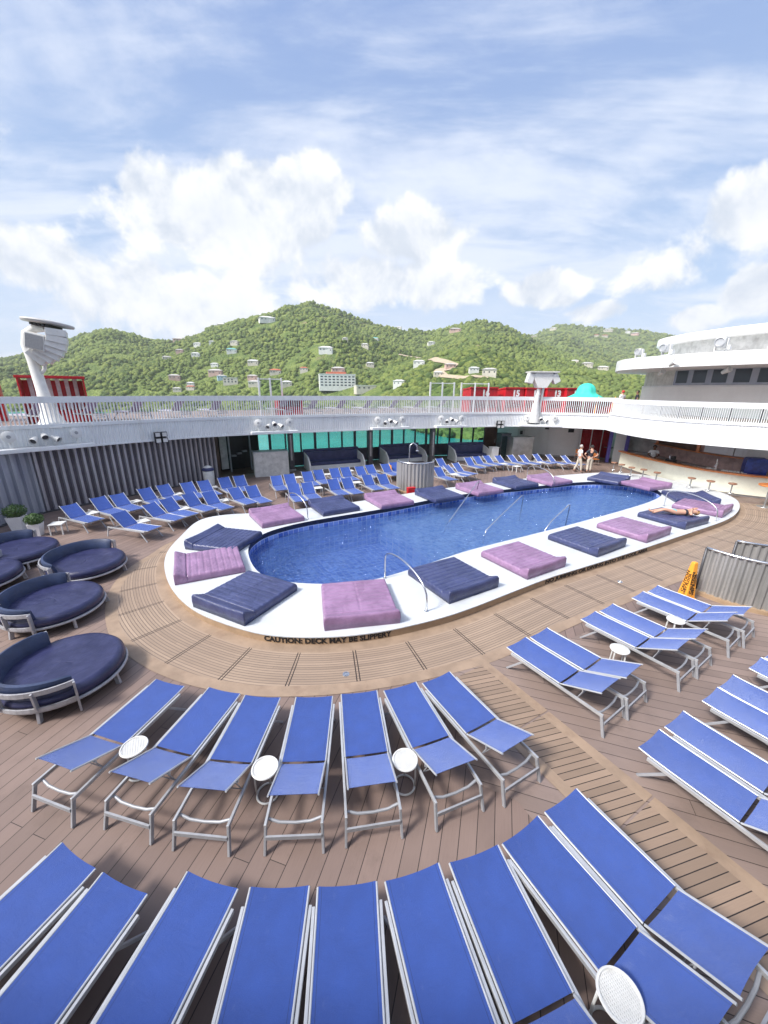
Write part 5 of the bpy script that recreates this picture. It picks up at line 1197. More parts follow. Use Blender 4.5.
# teal parasol folded low over its pole
um = thing('teal_parasol', 'round teal parasol with a wide brim beyond the far railing', 'parasol', (14.9, 29.6, 3.465))
prof = [(1.25, 1.16), (1.05, 1.24), (.72, 1.42), (.66, 1.55), (.62, 1.78), (.48, 1.98), (.27, 2.11), (.001, 2.16)]
vs = []; N = 32
for r_, z in prof:
    for k in range(N):
        f = 1 + .035 * math.cos(8 * 2 * PI * k / N); vs.append((r_ * f * math.cos(2 * PI * k / N), r_ * f * math.sin(2 * PI * k / N), z + .02 * math.sin(5 * k)))
ofs = len(vs); vs += [(x * .97, y * .97, z - .03) for x, y, z in vs]
fs = []
for i in range(len(prof) - 1):
    for k in range(N):
        a, b_, c, d = i * N + k, i * N + (k + 1) % N, (i + 1) * N + (k + 1) % N, (i + 1) * N + k; fs += [(a, b_, c, d), (ofs + d, ofs + c, ofs + b_, ofs + a)]
fs += [(k, ofs + k, ofs + (k + 1) % N, (k + 1) % N) for k in range(N)]
MB().add(vs, fs).build('canopy', 'teal_canvas', um, smooth=True)
MB().tube([(0, 0, 0), (0, 0, 2.12)], .035, 10).build('pole', 'umbrella_pole', um); MB().lathe([(.001, 0), (.3, 0), (.28, .06), (.001, .07)], 20).build('base', 'grey_stone', um)
for i, (x, y) in enumerate([(15.4, 28.3), (16.3, 28.0)]):
    t = thing('yellow_pole', ['thin yellow pole leaning behind the far railing, left one of two', 'thin yellow pole leaning behind the far railing, right one of two'][i], 'pole', (x - .6, y - .5, 3.465), 0, 'yellow poles behind the railing')
    MB().tube([(0, 0, 0), (.16 + .1 * i, 0, 1.25)], .03, 8).build('shaft', 'orange_plastic', t); MB().lathe([(.001, 0), (.07, 0), (.05, .05), (.001, .05)], 12).build('foot', 'black_plastic', t)
# glass wind screens
def windscreen(loc, rz, w, h, n_, lb):
    t = thing('wind_screen', lb, 'wind screen', (loc[0], loc[1], 3.465), rz, 'framed glass screens on the upper deck')
    for k in range(n_ + 1): MB().box((-w / 2 + w * k / n_, 0, h / 2), (.10, .08, h)).build('post', 'white_paint', t, bevel=.008)
    for k in range(n_): MB().box((-w / 2 + w * (k + .5) / n_, 0, h * .5), (w / n_ - .11, .012, h - .24)).build('pane', 'rail_glass', t)
    MB().box((0, 0, h - .07), (w - .1, .05, .05)).build('top_bar', 'white_paint', t)
windscreen((-7.0, 24.4), R(25), 1.35, 2.2, 2, 'narrow glass screen with three white posts left of the low red cabin')
windscreen((4.1, 28.6), R(20), 1.9, 2.12, 2, 'glass screen with three white posts beyond the middle of the far railing')
windscreen((6.6, 29.35), R(10), 2.1, 2.12, 2, 'glass screen with white posts in front of the leftmost numbered cabin')
# lilac loungers behind the railing
LIL = make_lounger(48, 'lilac_lounger', 'lilac_sling'); used.add(LIL)
ups = resample(offset(FAs, 1.9, False), n=60); cnt = 0
for i, lbk in zip([23, 25, 27, 29, 31, 35, 37, 39, 41, 43, 45, 47], range(12)):
    a = math.atan2(ups[i + 1][1] - ups[i - 1][1], ups[i + 1][0] - ups[i - 1][0])
    x, y = ups[i]; lb = f'lilac lounger seen through the railing slats of the far balcony, {(ORD + ["eleventh", "twelfth"])[lbk]} from the left'
    if lbk == 0: o = LIL; o.location = (x, y, 3.465); o.rotation_euler.z = a + .5; o['label'] = lb; o['group'] = 'lilac loungers on the balcony'
    else: dup(LIL, (x, y, 3.465), a + .5, lb, 'lilac loungers on the balcony')
# tall tables on the right balcony
tt = thing('tall_table', '', 'table')
MB().box((0, 0, 1.06), (.62, .62, .035)).build('table_top', 'dark_steel', tt, bevel=.008); MB().box((0, 0, .54), (.07, .07, 1.0)).build('column', 'dark_steel', tt); MB().box((0, 0, .015), (.45, .45, .03)).build('base', 'dark_steel', tt)
ub = resample(offset(FBs, .95, False), n=40)
for k, i in enumerate([4, 7, 9, 11, 13, 15, 17, 19, 21]):
    lb = f'tall dark table behind the glass of the right balcony, {ORD[k]} from the left'
    if k == 0: tt.location = (*ub[i], 3.465); tt['label'] = lb; tt['group'] = 'tall tables on the right balcony'
    else: dup(tt, (*ub[i], 3.465), .3 * k, lb, 'tall tables on the right balcony')

# ------------------------------------------------------------------ the deck house on the right
HWL = [(26, 38), (23, 35.8), (22, 33.5), (21.9, 31.5), (22.3, 29.5), (23.2, 27.6), (24.6, 25.6), (27, 23.6), (33, 21)]
hs = thing('deck_house', 'rounded white deck house with a window band and two roof slabs at the right', 'deck house', (20, 30, 3.4)); HWs = catmull([(p[0] - 20, p[1] - 30) for p in HWL], 6, False)
HWr = resample(HWs, n=80)
MB().wall(HWr, 0.02, 2.05, .2).build('wall', 'white_paint_warm', hs, smooth='auto')
MB().wall(offset(HWr, .12, False), 2.05, 3.75, .2).build('upper_wall', 'white_paint_warm', hs, smooth='auto')
MB().wall(offset(HWr, -.015, False), 2.03, 2.14, .16).build('sill', 'white_paint', hs)
MB().wall(offset(HWr[0:30], .10, False), 2.15, 3.6, .015).build('grey_panel', 'grey_stone', hs)
ws = HWr
for k, i in enumerate([30, 34, 38, 42, 46, 50, 54, 58, 62]):
    a, c = Vector(ws[i]), Vector(ws[i + 3]); mid_ = (a + c) / 2; ang = math.atan2(c.y - a.y, c.x - a.x); n_ = Vector((math.sin(ang), -math.cos(ang))); p = mid_ + n_ * (-.08)
    w_ = (c - a).length * 1.15
    f = MB().box((p.x, p.y, 2.72), (w_ + .18, .12, 1.12), ang).build('window_frame', 'corrugated_blue', hs, bevel=.01)
    MB().box((p.x + n_.x * .064, p.y + n_.y * .064, 2.73), (w_ - .2, .012, .86), ang).build('pane', 'window_dark', f)
CN = [(25, 38), (21.5, 36.5), (19.3, 34), (18.2, 31.5), (18.05, 29.8), (18.4, 28), (19.2, 26.2), (20.3, 24.5), (21.6, 22.9), (24, 21), (28, 19), (34, 18), (36, 18), (36, 38)]
cn_s = [(p[0] - 20, p[1] - 30) for p in catmull(CN[:-2], 8, False)] + [(16, -12), (16, 8)]
mb = MB(); mb.prism(cn_s, 3.2, 3.98); mb.build('canopy', 'white_paint', hs, bevel=.03)
RW = [(29, 40), (25.4, 36.6), (23.7, 34.2), (23.3, 32), (23.6, 29.8), (24.5, 27.6), (26, 25.6), (29, 23.4), (34, 21.5)]
MB().wall([(p[0] - 20, p[1] - 30) for p in catmull(RW, 6, False)], 3.99, 5.33, .2).build('roof_wall', 'grey_stone', hs)
RF = [(28, 40), (24.5, 37), (22.8, 34.5), (22.4, 32), (22.7, 29.5), (23.5, 27), (25, 24.8), (28, 22.5), (34, 20), (36, 20), (36, 40)]
mb = MB(); mb.prism([(p[0] - 20, p[1] - 30) for p in catmull(RF[:-2], 8, False)] + [(16, -10), (16, 10)], 5.32, 5.82); mb.build('roof', 'white_paint_warm', hs, bevel=.03)
def flood(name, loc, rz, s, lb, small=False):
    t = thing(name, lb, 'floodlight', loc, rz, 'white floodlights on the deck house')
    if small:
        MB().lathe([(.001, -.25), (.10, -.25), (.16, .05), (.19, .22), (.16, .22), (.001, .1)], 18).build('shell', 'white_plastic', t, smooth='auto', M=Matrix.Translation((0, -.3, -.12)) @ Matrix.Rotation(R(60), 4, 'Y') @ Matrix.Rotation(R(20), 4, 'X'))
        MB().box((0, -.1, 0), (.12, .4, .10)).build('bracket', 'white_plastic', t, bevel=.01); return t
    MB().box((0, 0, .06), (.5 * s, .4 * s, .12)).build('base', 'white_plastic', t, bevel=.02)
    for k in (-1, 1): MB().box((k * .30 * s, 0, .45 * s), (.07, .22, .75 * s)).build('yoke_arm', 'white_plastic', t, bevel=.015)
    h = MB().box((0, -.05, .6 * s), (.5 * s, .7 * s, .62 * s)).build('housing', 'white_plastic', t, bevel=.06)
    MB().lathe([(.001, .3 * s), (.27 * s, .3 * s), (.29 * s, .44 * s), (.24 * s, .45 * s), (.22 * s, .38 * s), (.001, .38 * s)], 20).build('reflector', 'aluminium_light', h, smooth='auto', M=Matrix.Translation((0, -.08, .6 * s)) @ Matrix.Rotation(R(90), 4, 'X'))
    MB().box((.36 * s, .1, .3 * s), (.2, .3, .26)).build('ballast_box', 'white_plastic', t, bevel=.02)
    return t
Cs = [(p[0], p[1]) for p in catmull(CN[:-2], 8, False)]
def cpos(i, d): q = offset(Cs, d, False)[i]; a, c = Cs[i - 1], Cs[i + 1]; return q, math.atan2(c[1] - a[1], c[0] - a[0])
for i, d, s, lb in [(31, .55, .72, 'white camera lamp at the left end of the deck house canopy'), (41, .7, .85, 'first white floodlight from the left on the canopy, in a yoke'), (54, .7, .95, 'second white floodlight on the canopy, in the middle'), (64, .7, 1.0, 'white floodlight on the canopy at the right picture edge')]:
    q, a = cpos(i, d); flood('floodlight', (q[0], q[1], 7.382), a + (.5 if i == 31 else 0), s, lb)
for i, lb in [(46, 'small white lamp fixed to the front edge of the canopy')]:
    q, a = cpos(i, -.06); flood('edge_lamp', (q[0], q[1], 6.95), a, 1, lb, True)
for i, lb in [(40, 'small white lamp under the canopy left of the windows'), (56, 'small white lamp under the canopy over the windows')]:
    q, a = cpos(i, 1.2); flood('edge_lamp', (q[0], q[1], 6.45), a, 1, lb, True)
# ------------------------------------------------------------------ people
def skinned(name, verts, edges, radii, mat, parent, root=0, sub=2):
    me = bpy.data.meshes.new(name); me.from_pydata(verts, edges, []); me.materials.append(MATS[mat])
    o = bpy.data.objects.new(name, me); C.objects.link(o)
    o.modifiers.new('Skin', 'SKIN'); 
    if not me.skin_vertices:
        bm = bmesh.new(); bm.from_mesh(me); bm.verts.layers.skin.verify(); bm.to_mesh(me); bm.free()
    for i, r in enumerate(radii):
        sv = me.skin_vertices[0].data[i]; sv.radius = (r, r) if not isinstance(r, tuple) else r; sv.use_root = (i == root)
    s_ = o.modifiers.new('Sub', 'SUBSURF'); s_.levels = sub; s_.render_levels = sub
    dg = bpy.context.evaluated_depsgraph_get(); dg.update()
    m2 = bpy.data.meshes.new_from_object(o.evaluated_get(dg)); m2.name = name
    o.modifiers.clear(); o.data = m2
    m2.materials.clear(); m2.materials.append(MATS[mat]); m2.polygons.foreach_set('use_smooth', [True] * len(m2.polygons))
    o.parent = parent; return o
def person(label, loc, rz, J, skin, shirt, trousers, hair, shoes='shoe_dark', sleeves='short', legs='long', long_hair=False, group=None, tilt=None):
    """J: joint name -> point. One skinned body with fingers, clothes as children"""
    t = thing('person', label, 'person', loc, rz, group)
    if tilt is not None: t.rotation_euler = tilt
    names = ['pelvis', 'belly', 'chest', 'collar', 'neck', 'jaw', 'skull', 'crown', 'nose']
    rad = {'pelvis': (.145, .11), 'belly': (.13, .105), 'chest': (.155, .115), 'collar': (.12, .085), 'neck': .055, 'jaw': .070, 'skull': .098, 'crown': .07, 'nose': .024, 'sh': .062, 'el': .043, 'wr': .030, 'palm': (.04, .024), 'hip': .090, 'kn': .058, 'an': .040, 'heel': .042, 'toe': .034}
    vs = [J[n] for n in names]; ed = [(0, 1), (1, 2), (2, 3), (3, 4), (4, 5), (5, 6), (6, 7), (5, 8)]; rr = [rad[n] for n in names]; ix = {n: i for i, n in enumerate(names)}
    for s in 'LR':
        for n, par in (('sh', 'collar'), ('el', None), ('wr', None), ('palm', None)):
            ix[n + s] = len(vs); vs.append(J[n + s]); rr.append(rad[n]); ed.append((ix[par] if par else len(vs) - 2, len(vs) - 1))
        for n, par in (('hip', 'pelvis'), ('kn', None), ('an', None), ('toe', None)):
            ix[n + s] = len(vs); vs.append(J[n + s]); rr.append(rad[n]); ed.append((ix[par] if par else len(vs) - 2, len(vs) - 1))
    body = skinned('body', vs, ed, rr, skin, t)
    mb = MB()
    for s in 'LR':
        w, p = Vector(J['wr' + s]), Vector(J['palm' + s]); d = (p - w).normalized(); side = d.cross(Vector((0, 1, .2))).normalized(); nm = side.cross(d)
        for k, ln in enumerate((.075, .085, .08, .062)):
            b0 = p + side * (.027 - .018 * k); m0 = b0 + d * ln * .6 + nm * .006; mb.tube([p - d * .01 + side * (.02 - .013 * k), b0 + d * .02, m0, m0 + d * ln * .35 + nm * .02], [.010, .0095, .0085, .006], 6)
        b0 = w + d * .03; mb.tube([b0, b0 + side * .035 + d * .02, b0 + side * .05 + d * .055 + nm * .01], [.012, .011, .008], 6)
    fm = mb.build('fingers', skin, None, smooth=True)
    bmj = bmesh.new(); bmj.from_mesh(body.data); bmj.from_mesh(fm.data); bmj.to_mesh(body.data); bmj.free(); bpy.data.objects.remove(fm)
    body.data.polygons.foreach_set('use_smooth', [True] * len(body.data.polygons))
    if shirt:
        g_ = lambda n, k: (Vector(J[n]) * 1).lerp(Vector(J[k]), .72)
        V_ = [J['pelvis'], J['belly'], J['chest'], J['collar'], Vector(J['collar']).lerp(Vector(J['neck']), .45)]; E_ = [(0, 1), (1, 2), (2, 3), (3, 4)]; R_ = [(.158, .124), (.148, .122), (.172, .132), (.132, .098), .075]
        for s in 'LR':
            e = Vector(J['el' + s]); k = len(V_); V_ += [J['sh' + s], Vector(J['sh' + s]).lerp(e, .7 if sleeves == 'short' else .15)]; E_ += [(3, k), (k, k + 1)]; R_ += [.080, .066]
        skinned('shirt', V_, E_, R_, shirt, t)
    if trousers:
        V_ = [J['pelvis'], Vector(J['pelvis']).lerp(Vector(J['belly']), .45)]; E_ = [(0, 1)]; R_ = [(.160, .127), (.150, .122)]
        for s in 'LR':
            k = len(V_)
            if legs == 'long': V_ += [J['hip' + s], J['kn' + s], Vector(J['kn' + s]).lerp(Vector(J['an' + s]), .93)]; E_ += [(0, k), (k, k + 1), (k + 1, k + 2)]; R_ += [.108, .078, .064]
            else: V_ += [J['hip' + s], Vector(J['hip' + s]).lerp(Vector(J['kn' + s]), .2)]; E_ += [(0, k), (k, k + 1)]; R_ += [.104, .092]
        skinned('trousers' if legs == 'long' else 'swim_bottom', V_, E_, R_, trousers, t)
    if shoes:
        for s in 'LR':
            a, c = Vector(J['an' + s]), Vector(J['toe' + s]); skinned('shoe', [a + Vector((0, 0, -.035)), a.lerp(c, .5) + Vector((0, 0, -.01)), c], [(0, 1), (1, 2)], [.052, .05, .042], shoes, t, sub=1)
    sk, cr, ns, jw = (Vector(J[k]) for k in ('skull', 'crown', 'nose', 'jaw'))
    up = (cr - jw).normalized(); f = (ns - jw); f = (f - up * f.dot(up)).normalized(); sd = up.cross(f)
    mb = MB(); n1, n2 = 14, 9; vs = []
    for i in range(n2):
        th = (PI * .60) * i / (n2 - 1)
        for k in range(n1):
            ph = 2 * PI * k / n1; fr = math.cos(ph); q = .118 - .012 * max(0, fr) * (th > 1.0)
            if fr > .45 and th > .85: th2 = .85
            else: th2 = th
            p = sk + up * .015 + (up * math.cos(th2) + (f * math.cos(ph) + sd * math.sin(ph)) * math.sin(th2)) * q - f * .012
            if long_hair and fr < .2 and i > n2 - 4: p -= up * .06 * (i - (n2 - 4)); p -= f * .01
            vs.append(p)
    mb.add(vs, [(i * n1 + k, i * n1 + (k + 1) % n1, (i + 1) * n1 + (k + 1) % n1, (i + 1) * n1 + k) for i in range(n2 - 1) for k in range(n1)])
    mb.build('hair', hair, t, smooth=True)
    for s_ in (-1, 1):
        e = sk + f * .088 + sd * .036 * s_ - up * .012
        MB().lathe([(.001, -.010), (.010, -.004), (.012, 0), (.010, .004), (.001, .010)], 10, e).build('eye', 'black_plastic', t, smooth=True)
        MB().tube([sk + sd * .100 * s_ - up * .03 - f * .005, sk + sd * .108 * s_ - f * .012, sk + sd * .104 * s_ + up * .025 - f * .01], [.010, .014, .009], 6).build('ear', skin, t, smooth=True)
    MB().tube([jw + f * .062 - sd * .025 - up * .002, jw + f * .072 - up * .002, jw + f * .062 + sd * .025 - up * .002], [.004, .008, .004], 6).build('mouth', 'cloth_red', t, smooth=True)
    return t
def standing(armL=((-.30, -.03, 1.14), (-.30, .09, .88)), armR=((.30, -.03, 1.14), (.30, .09, .88)), stride=0.0, h=1.0):
    J = {'pelvis': (0, 0, .97), 'belly': (0, .01, 1.12), 'chest': (0, .0, 1.30), 'collar': (0, -.01, 1.43), 'neck': (0, .0, 1.51), 'jaw': (0, .02, 1.585), 'skull': (0, .01, 1.665), 'crown': (0, 0, 1.72), 'nose': (0, .115, 1.635)}
    for s, a, k in (('L', armL, -1), ('R', armR, 1)):
        J['sh' + s] = (k * .18, -.01, 1.42); J['el' + s] = a[0]; J['wr' + s] = a[1]
        d = (Vector(a[1]) - Vector(a[0])).normalized(); J['palm' + s] = tuple(Vector(a[1]) + d * .075)
        J['hip' + s] = (k * .095, 0, .90); J['kn' + s] = (k * .10, k * stride * .6 + .03, .50); J['an' + s] = (k * .11, k * stride - .02 + (-.03 if stride and k < 0 else 0), .085 + (.03 if stride and k < 0 else 0)); J['toe' + s] = (k * .13, k * stride + .15, .035)
    return {k: tuple(c * h for c in v) for k, v in J.items()}
person('man in a white shirt and pale trousers walking, seen from the side', (MEN[0][0], MEN[0][1], 0), R(-100), standing(((-.25, -.10, 1.16), (-.24, .05, .93)), ((.25, .02, 1.15), (.23, .2, .98)), .17), 'skin', 'cloth_white', 'cloth_khaki', 'hair_grey')
person('man in a dark shirt and pale trousers with his hands on his hips', (MEN[1][0], MEN[1][1], 0), R(-12), standing(((-.40, -.08, 1.18), (-.20, .02, 1.0)), ((.40, -.08, 1.18), (.20, .02, 1.0)), .05), 'skin', 'cloth_dark', 'cloth_khaki', 'hair_dark')
p, a = bpos(.165, .95)
person('bartender in a white shirt working behind the bar counter', (p[0], p[1], 0), R(150), standing(((-.30, .06, 1.16), (-.16, .3, 1.10)), ((.30, .06, 1.16), (.16, .3, 1.10))), 'skin_dark', 'cloth_white', 'cloth_dark', 'hair_dark')
person('person in a white top and red cap on the upper deck', (17.3, 29.0, 3.465), R(20), standing(h=.94), 'skin', 'cloth_white', 'cloth_dark', 'cloth_red')
person('person in a dark shirt on the upper deck by the deck house', (18.35, 28.95, 3.465), R(60), standing(h=.95), 'skin_dark', 'cloth_dark', 'cloth_dark', 'hair_dark')
# sunbather on her back: local x = right, y = towards the head, z = up
LJ = {'pelvis': (0, 0, .11), 'belly': (0, .15, .115), 'chest': (0, .33, .13), 'collar': (0, .46, .125), 'neck': (0, .54, .125), 'jaw': (0, .62, .145), 'skull': (0, .70, .15), 'crown': (0, .755, .14), 'nose': (0, .655, .25)}
for s, k in (('L', -1), ('R', 1)):
    LJ['sh' + s] = (k * .17, .45, .12); LJ['el' + s] = (k * .36, .52, .10) if k < 0 else (.34, .36, .12); LJ['wr' + s] = (k * .17, .68, .22) if k < 0 else (.14, .44, .27); LJ['palm' + s] = (k * .10, .72, .26) if k < 0 else (.08, .49, .29)
    LJ['hip' + s] = (k * .09, -.06, .105); LJ['kn' + s] = (k * .11, -.47, .15 + (.08 if k > 0 else 0)); LJ['an' + s] = (k * .10, -.87, .06); LJ['toe' + s] = (k * .14, -.93, .17)
sb = person('fair haired sunbather lying on a navy sunpad in a black top', (11.55, 14.35, ZP + .205), R(-100), LJ, 'skin', None, 'cloth_teal', 'hair_fair', None, legs='short')
skinned('top', [(0, .24, .125), (0, .34, .13), (0, .41, .125)], [(0, 1), (1, 2)], [(.15, .118), (.168, .128), (.15, .112)], 'cloth_dark', sb)

# ------------------------------------------------------------------ sea, hills, houses
mb = MB(); mb.add([(-4000, -3000, SEA), (4000, -3000, SEA), (4000, 6000, SEA), (-4000, 6000, SEA)], [(0, 1, 2, 3)]); struct(mb.build('sea', 'sea_water'))
NU, NV = 300, 130; vs = []
ys = [205 * (2150 / 205) ** (j / NV) for j in range(NV + 1)]
for i in range(NU + 1):
    u = -1.75 + 3.5 * i / NU
    for y in ys:
        x = u * y; vs.append((x, y, hill_height(x, y)))
mb = MB(); w = NV + 1
mb.add(vs, [(i * w + j, (i + 1) * w + j, (i + 1) * w + j + 1, i * w + j + 1) for i in range(NU) for j in range(NV)])
struct(mb.build('hills', 'hill_ground', smooth=True))
RD = resample(ROAD, 5.0); mb = MB(); L_ = offset(RD, 3.4, False); R_ = offset(RD, -3.4, False)
vs = [(p[0], p[1], hill_height(p[0], p[1]) + 1.0) for a, c in zip(L_, R_) for p in (a, c)]
mb.add(vs, [(2 * i, 2 * i + 1, 2 * i + 3, 2 * i + 2) for i in range(len(RD) - 1)]); struct(mb.build('dirt_road', 'road_dirt'))
# forest: uneven crowns over the slopes
rng = np.random.default_rng(4)
bmx = bmesh.new(); bmesh.ops.create_icosphere(bmx, subdivisions=2, radius=1.0); bmy = bmesh.new(); bmesh.ops.create_icosphere(bmy, subdivisions=1, radius=1.0); yv = np.array([v.co[:] for v in bmy.verts]); yf = np.array([[v.index for v in f.verts] for f in bmy.faces]); bmy.free(); bv = np.array([v.co[:] for v in bmx.verts]); bf = np.array([[v.index for v in f.verts] for f in bmx.faces]); bmx.free()
shapes = []
for k in range(6):
    d = np.array([1 + .42 * noise.noise(Vector(p) * 1.7 + Vector((k * 9, 0, 0))) + .22 * noise.noise(Vector(p) * 4 + Vector((k * 5, 3, 0))) for p in bv]); shapes.append(bv * d[:, None] * np.array([1, 1, .85]))
HXY = [(h[0], h[1], h[3]) for h in HOUSES]
VV = []; FF = []; off = 0; cnt = 0
while cnt < 62000:
    y = 215 * (1900 / 215) ** rng.random() ; u = -1.25 + 2.6 * rng.random()
    if y > 1000 and u < .3: continue
    x = u * y; z = hill_height(x, y)
    if z < SEA + 1.5: continue
    if any(abs(x - hx) < hw * .62 + 2 and -hw * 1.1 < y - hy < hw * .45 for hx, hy, hw in HXY): continue
    if any((x - rx_) ** 2 + (y - ry_) ** 2 < 64 for rx_, ry_ in RD): continue
    if vnoise(x / 22 + 5, y / 22) < .22: continue
    r = (1.15 + 1.75 * rng.random() ** 1.8) * (1 + 1.0 * (y - 200) / 900)
    far = y > 480; s = yv * (.75 + .5 * rng.random((len(yv), 1))) if far else shapes[cnt % 6]; a = rng.random() * 6.28; ca, sa = math.cos(a), math.sin(a)
    P = np.empty_like(s); P[:, 0] = (s[:, 0] * ca - s[:, 1] * sa) * r + x; P[:, 1] = (s[:, 0] * sa + s[:, 1] * ca) * r + y; P[:, 2] = s[:, 2] * r * (.8 + .4 * rng.random()) + z + r * .35
    VV.append(P); FF.append((yf if far else bf) + off); off += len(s); cnt += 1
VV = np.concatenate(VV).astype(np.float32); FF = np.concatenate(FF).astype(np.int32)
me = bpy.data.meshes.new('forest'); me.vertices.add(len(VV)); me.vertices.foreach_set('co', VV.ravel()); me.loops.add(FF.size); me.loops.foreach_set('vertex_index', FF.ravel())
me.polygons.add(len(FF)); me.polygons.foreach_set('loop_start', np.arange(0, FF.size, 3, dtype=np.int32)); me.polygons.foreach_set('loop_total', np.full(len(FF), 3, dtype=np.int32)); me.update(calc_edges=True)
me.materials.append(MATS['forest_leaf']); me.polygons.foreach_set('use_smooth', [True] * len(FF))
o = bpy.data.objects.new('forest', me); C.objects.link(o); o['kind'] = 'stuff'
# the hazy air: one box round everything, its bottom below the sea
m = bpy.data.materials.new('haze_air'); m.use_nodes = True; MATS['haze_air'] = m
nt = NT(m.node_tree); nt.n.remove(nt.n['Principled BSDF'])
pv = nt.new('ShaderNodeVolumePrincipled', {'Color': (.93, .96, 1, 1), 'Density': .00017}); nt.put(nt.n['Material Output'].inputs['Volume'], pv.outputs[0])
o = MB().box((0, 1000, 187.25), (8200, 10200, 429.5)).build('haze', 'haze_air'); o['kind'] = 'stuff'
# houses
HL = HOUSELABELS
for k, (x, y, z, w, kind, px, py) in enumerate(HOUSES):
    storeys = {'hotel': 4, 'block': 2}.get(kind, 1 if w < 12 else 1.3)
    w *= 1.1 if kind == 'hotel' else .8; d = w * .55; h = 2.6 * storeys + (w * .07); rz = math.atan2(-x, y) * .6 + random.uniform(-.3, .3)
    if kind == 'hotel': h = w * .34
    t = thing('hotel' if kind == 'hotel' else 'hillside_house', HL[k], 'hotel' if kind == 'hotel' else 'house', (x, y, z + .5), rz, None if kind == 'hotel' else 'houses on the green hills')
    wm = {'white': 'house_white', 'cream': 'house_cream', 'pink': 'house_pink', 'blue': 'house_blue', 'block': 'house_cream', 'red': 'house_cream', 'teal': 'house_white', 'hotel': 'house_white', 'annex': 'house_cream'}[kind]
    rm = {'red': 'roof_red', 'teal': 'roof_teal', 'pink': 'roof_grey', 'block': 'roof_grey', 'hotel': 'roof_white', 'white': 'roof_white'}.get(kind, ['roof_grey', 'roof_white'][k % 2])
    mb = MB(); mb.box((0, 0, h / 2 - 2), (w, d, h + 4))
    if w > 11 and kind not in ('hotel', 'annex', 'block'): mb.box((w * .28, -d * .42, h * .3 - 2), (w * .38, d * .5, h * .6 + 4))
    mb.build('wall', wm, t)
    e = .06 * w
    if kind in ('hotel', 'block', 'annex'):
        MB().box((0, 0, h + .25), (w + .6, d + .6, .5)).build('roof', rm, t)
    else:
        vs = [(-w / 2 - e, -d / 2 - e, h), (w / 2 + e, -d / 2 - e, h), (w / 2 + e, d / 2 + e, h), (-w / 2 - e, d / 2 + e, h), (-w * .24, 0, h + .22 * d), (w * .24, 0, h + .22 * d)]
        MB().add(vs, [(3, 2, 1, 0), (0, 1, 5, 4), (1, 2, 5), (2, 3, 4, 5), (3, 0, 4)]).build('roof', rm, t)
    if kind == 'hotel':
        MB().box((-w * .02, 0, h + 1.6), (w * .55, d * .5, 2.4)).build('roof_house', 'roof_red', t)
        for f in range(4):
            for c in range(9): MB().box((-w * .44 + c * w * .11, -d / 2 - .04, h * (.16 + .22 * f)), (w * .065, .1, h * .10)).build('window', 'window_dark', t)
    else:
        nw = 4 if w > 14 else 3
        for f in range(2 if kind == 'block' else 1):
            for c in range(nw): MB().box((-w * .36 + c * w * .72 / (nw - 1), -d / 2 - .04 - (d * .25 if w > 11 and c == nw - 1 and kind not in ('block', 'annex') else 0), (h * .55 if kind != 'block' else h * (.3 + .4 * f)) if not (w > 11 and c == nw - 1) else h * .32), (w * .09, .1, h * .26)).build('window', 'window_dark', t)

# ------------------------------------------------------------------ sky with clouds, sun, camera
SUN_EL, SUN_AZ = R(46), R(-118)                    # azimuth measured from +Y towards +X
wd = bpy.data.worlds.new('World'); bpy.context.scene.world = wd; wd.use_nodes = True
nt = NT(wd.node_tree); bg = nt.n['Background']
sky = nt.new('ShaderNodeTexSky', sky_type='NISHITA'); sky.sun_disc = False; sky.sun_elevation = SUN_EL; sky.sun_rotation = SUN_AZ; sky.dust_density = .6; sky.ozone_density = 1.6
sky.air_density = 1.0
dr = nt.new('ShaderNodeTexCoord').outputs['Generated']; sp = nt.new('ShaderNodeSeparateXYZ', {0: dr}); z = sp.outputs[2]
zz = nt.math('ADD', nt.math('MAXIMUM', z, 0.0), .16)
pl = nt.new('ShaderNodeCombineXYZ', {0: nt.math('DIVIDE', sp.outputs[0], zz), 1: nt.math('DIVIDE', sp.outputs[1], zz)}).outputs[0]
base_sky = nt.mix(.72, nt.mix(1.0, sky.outputs[0], (.105, .105, .105), 'MULTIPLY'), nt.mix(nt.ramp(z, .0, .75), (.42, .62, .90), (.19, .33, .72)))
ci = nt.noise(nt.mapping(pl, rot=(0, 0, R(-28)), sc=(.55, 1.5, 1)), 1.05, 8, .60, .7)
ci2 = nt.noise(nt.mapping(pl, loc=(3, 1, 0), rot=(0, 0, R(25)), sc=(.9, 2.0, 1)), 2.6, 7, .62, .5)
cir = nt.math('ADD', nt.math('MULTIPLY', ci, .75), nt.math('MULTIPLY', ci2, .25))
veil = nt.math('ADD', .10, nt.math('MULTIPLY', nt.ramp(cir, .40, .60), .80))
low = nt.ramp(z, .42, .06)
veil = nt.math('MAXIMUM', veil, nt.math('MULTIPLY', low, nt.math('ADD', .12, nt.math('MULTIPLY', nt.ramp(nt.noise(nt.mapping(dr, sc=(1, 1, 3)), 2.2, 6, .6), .32, .64), .55))))
s1 = nt.mix(veil, base_sky, (.74, .80, .92))
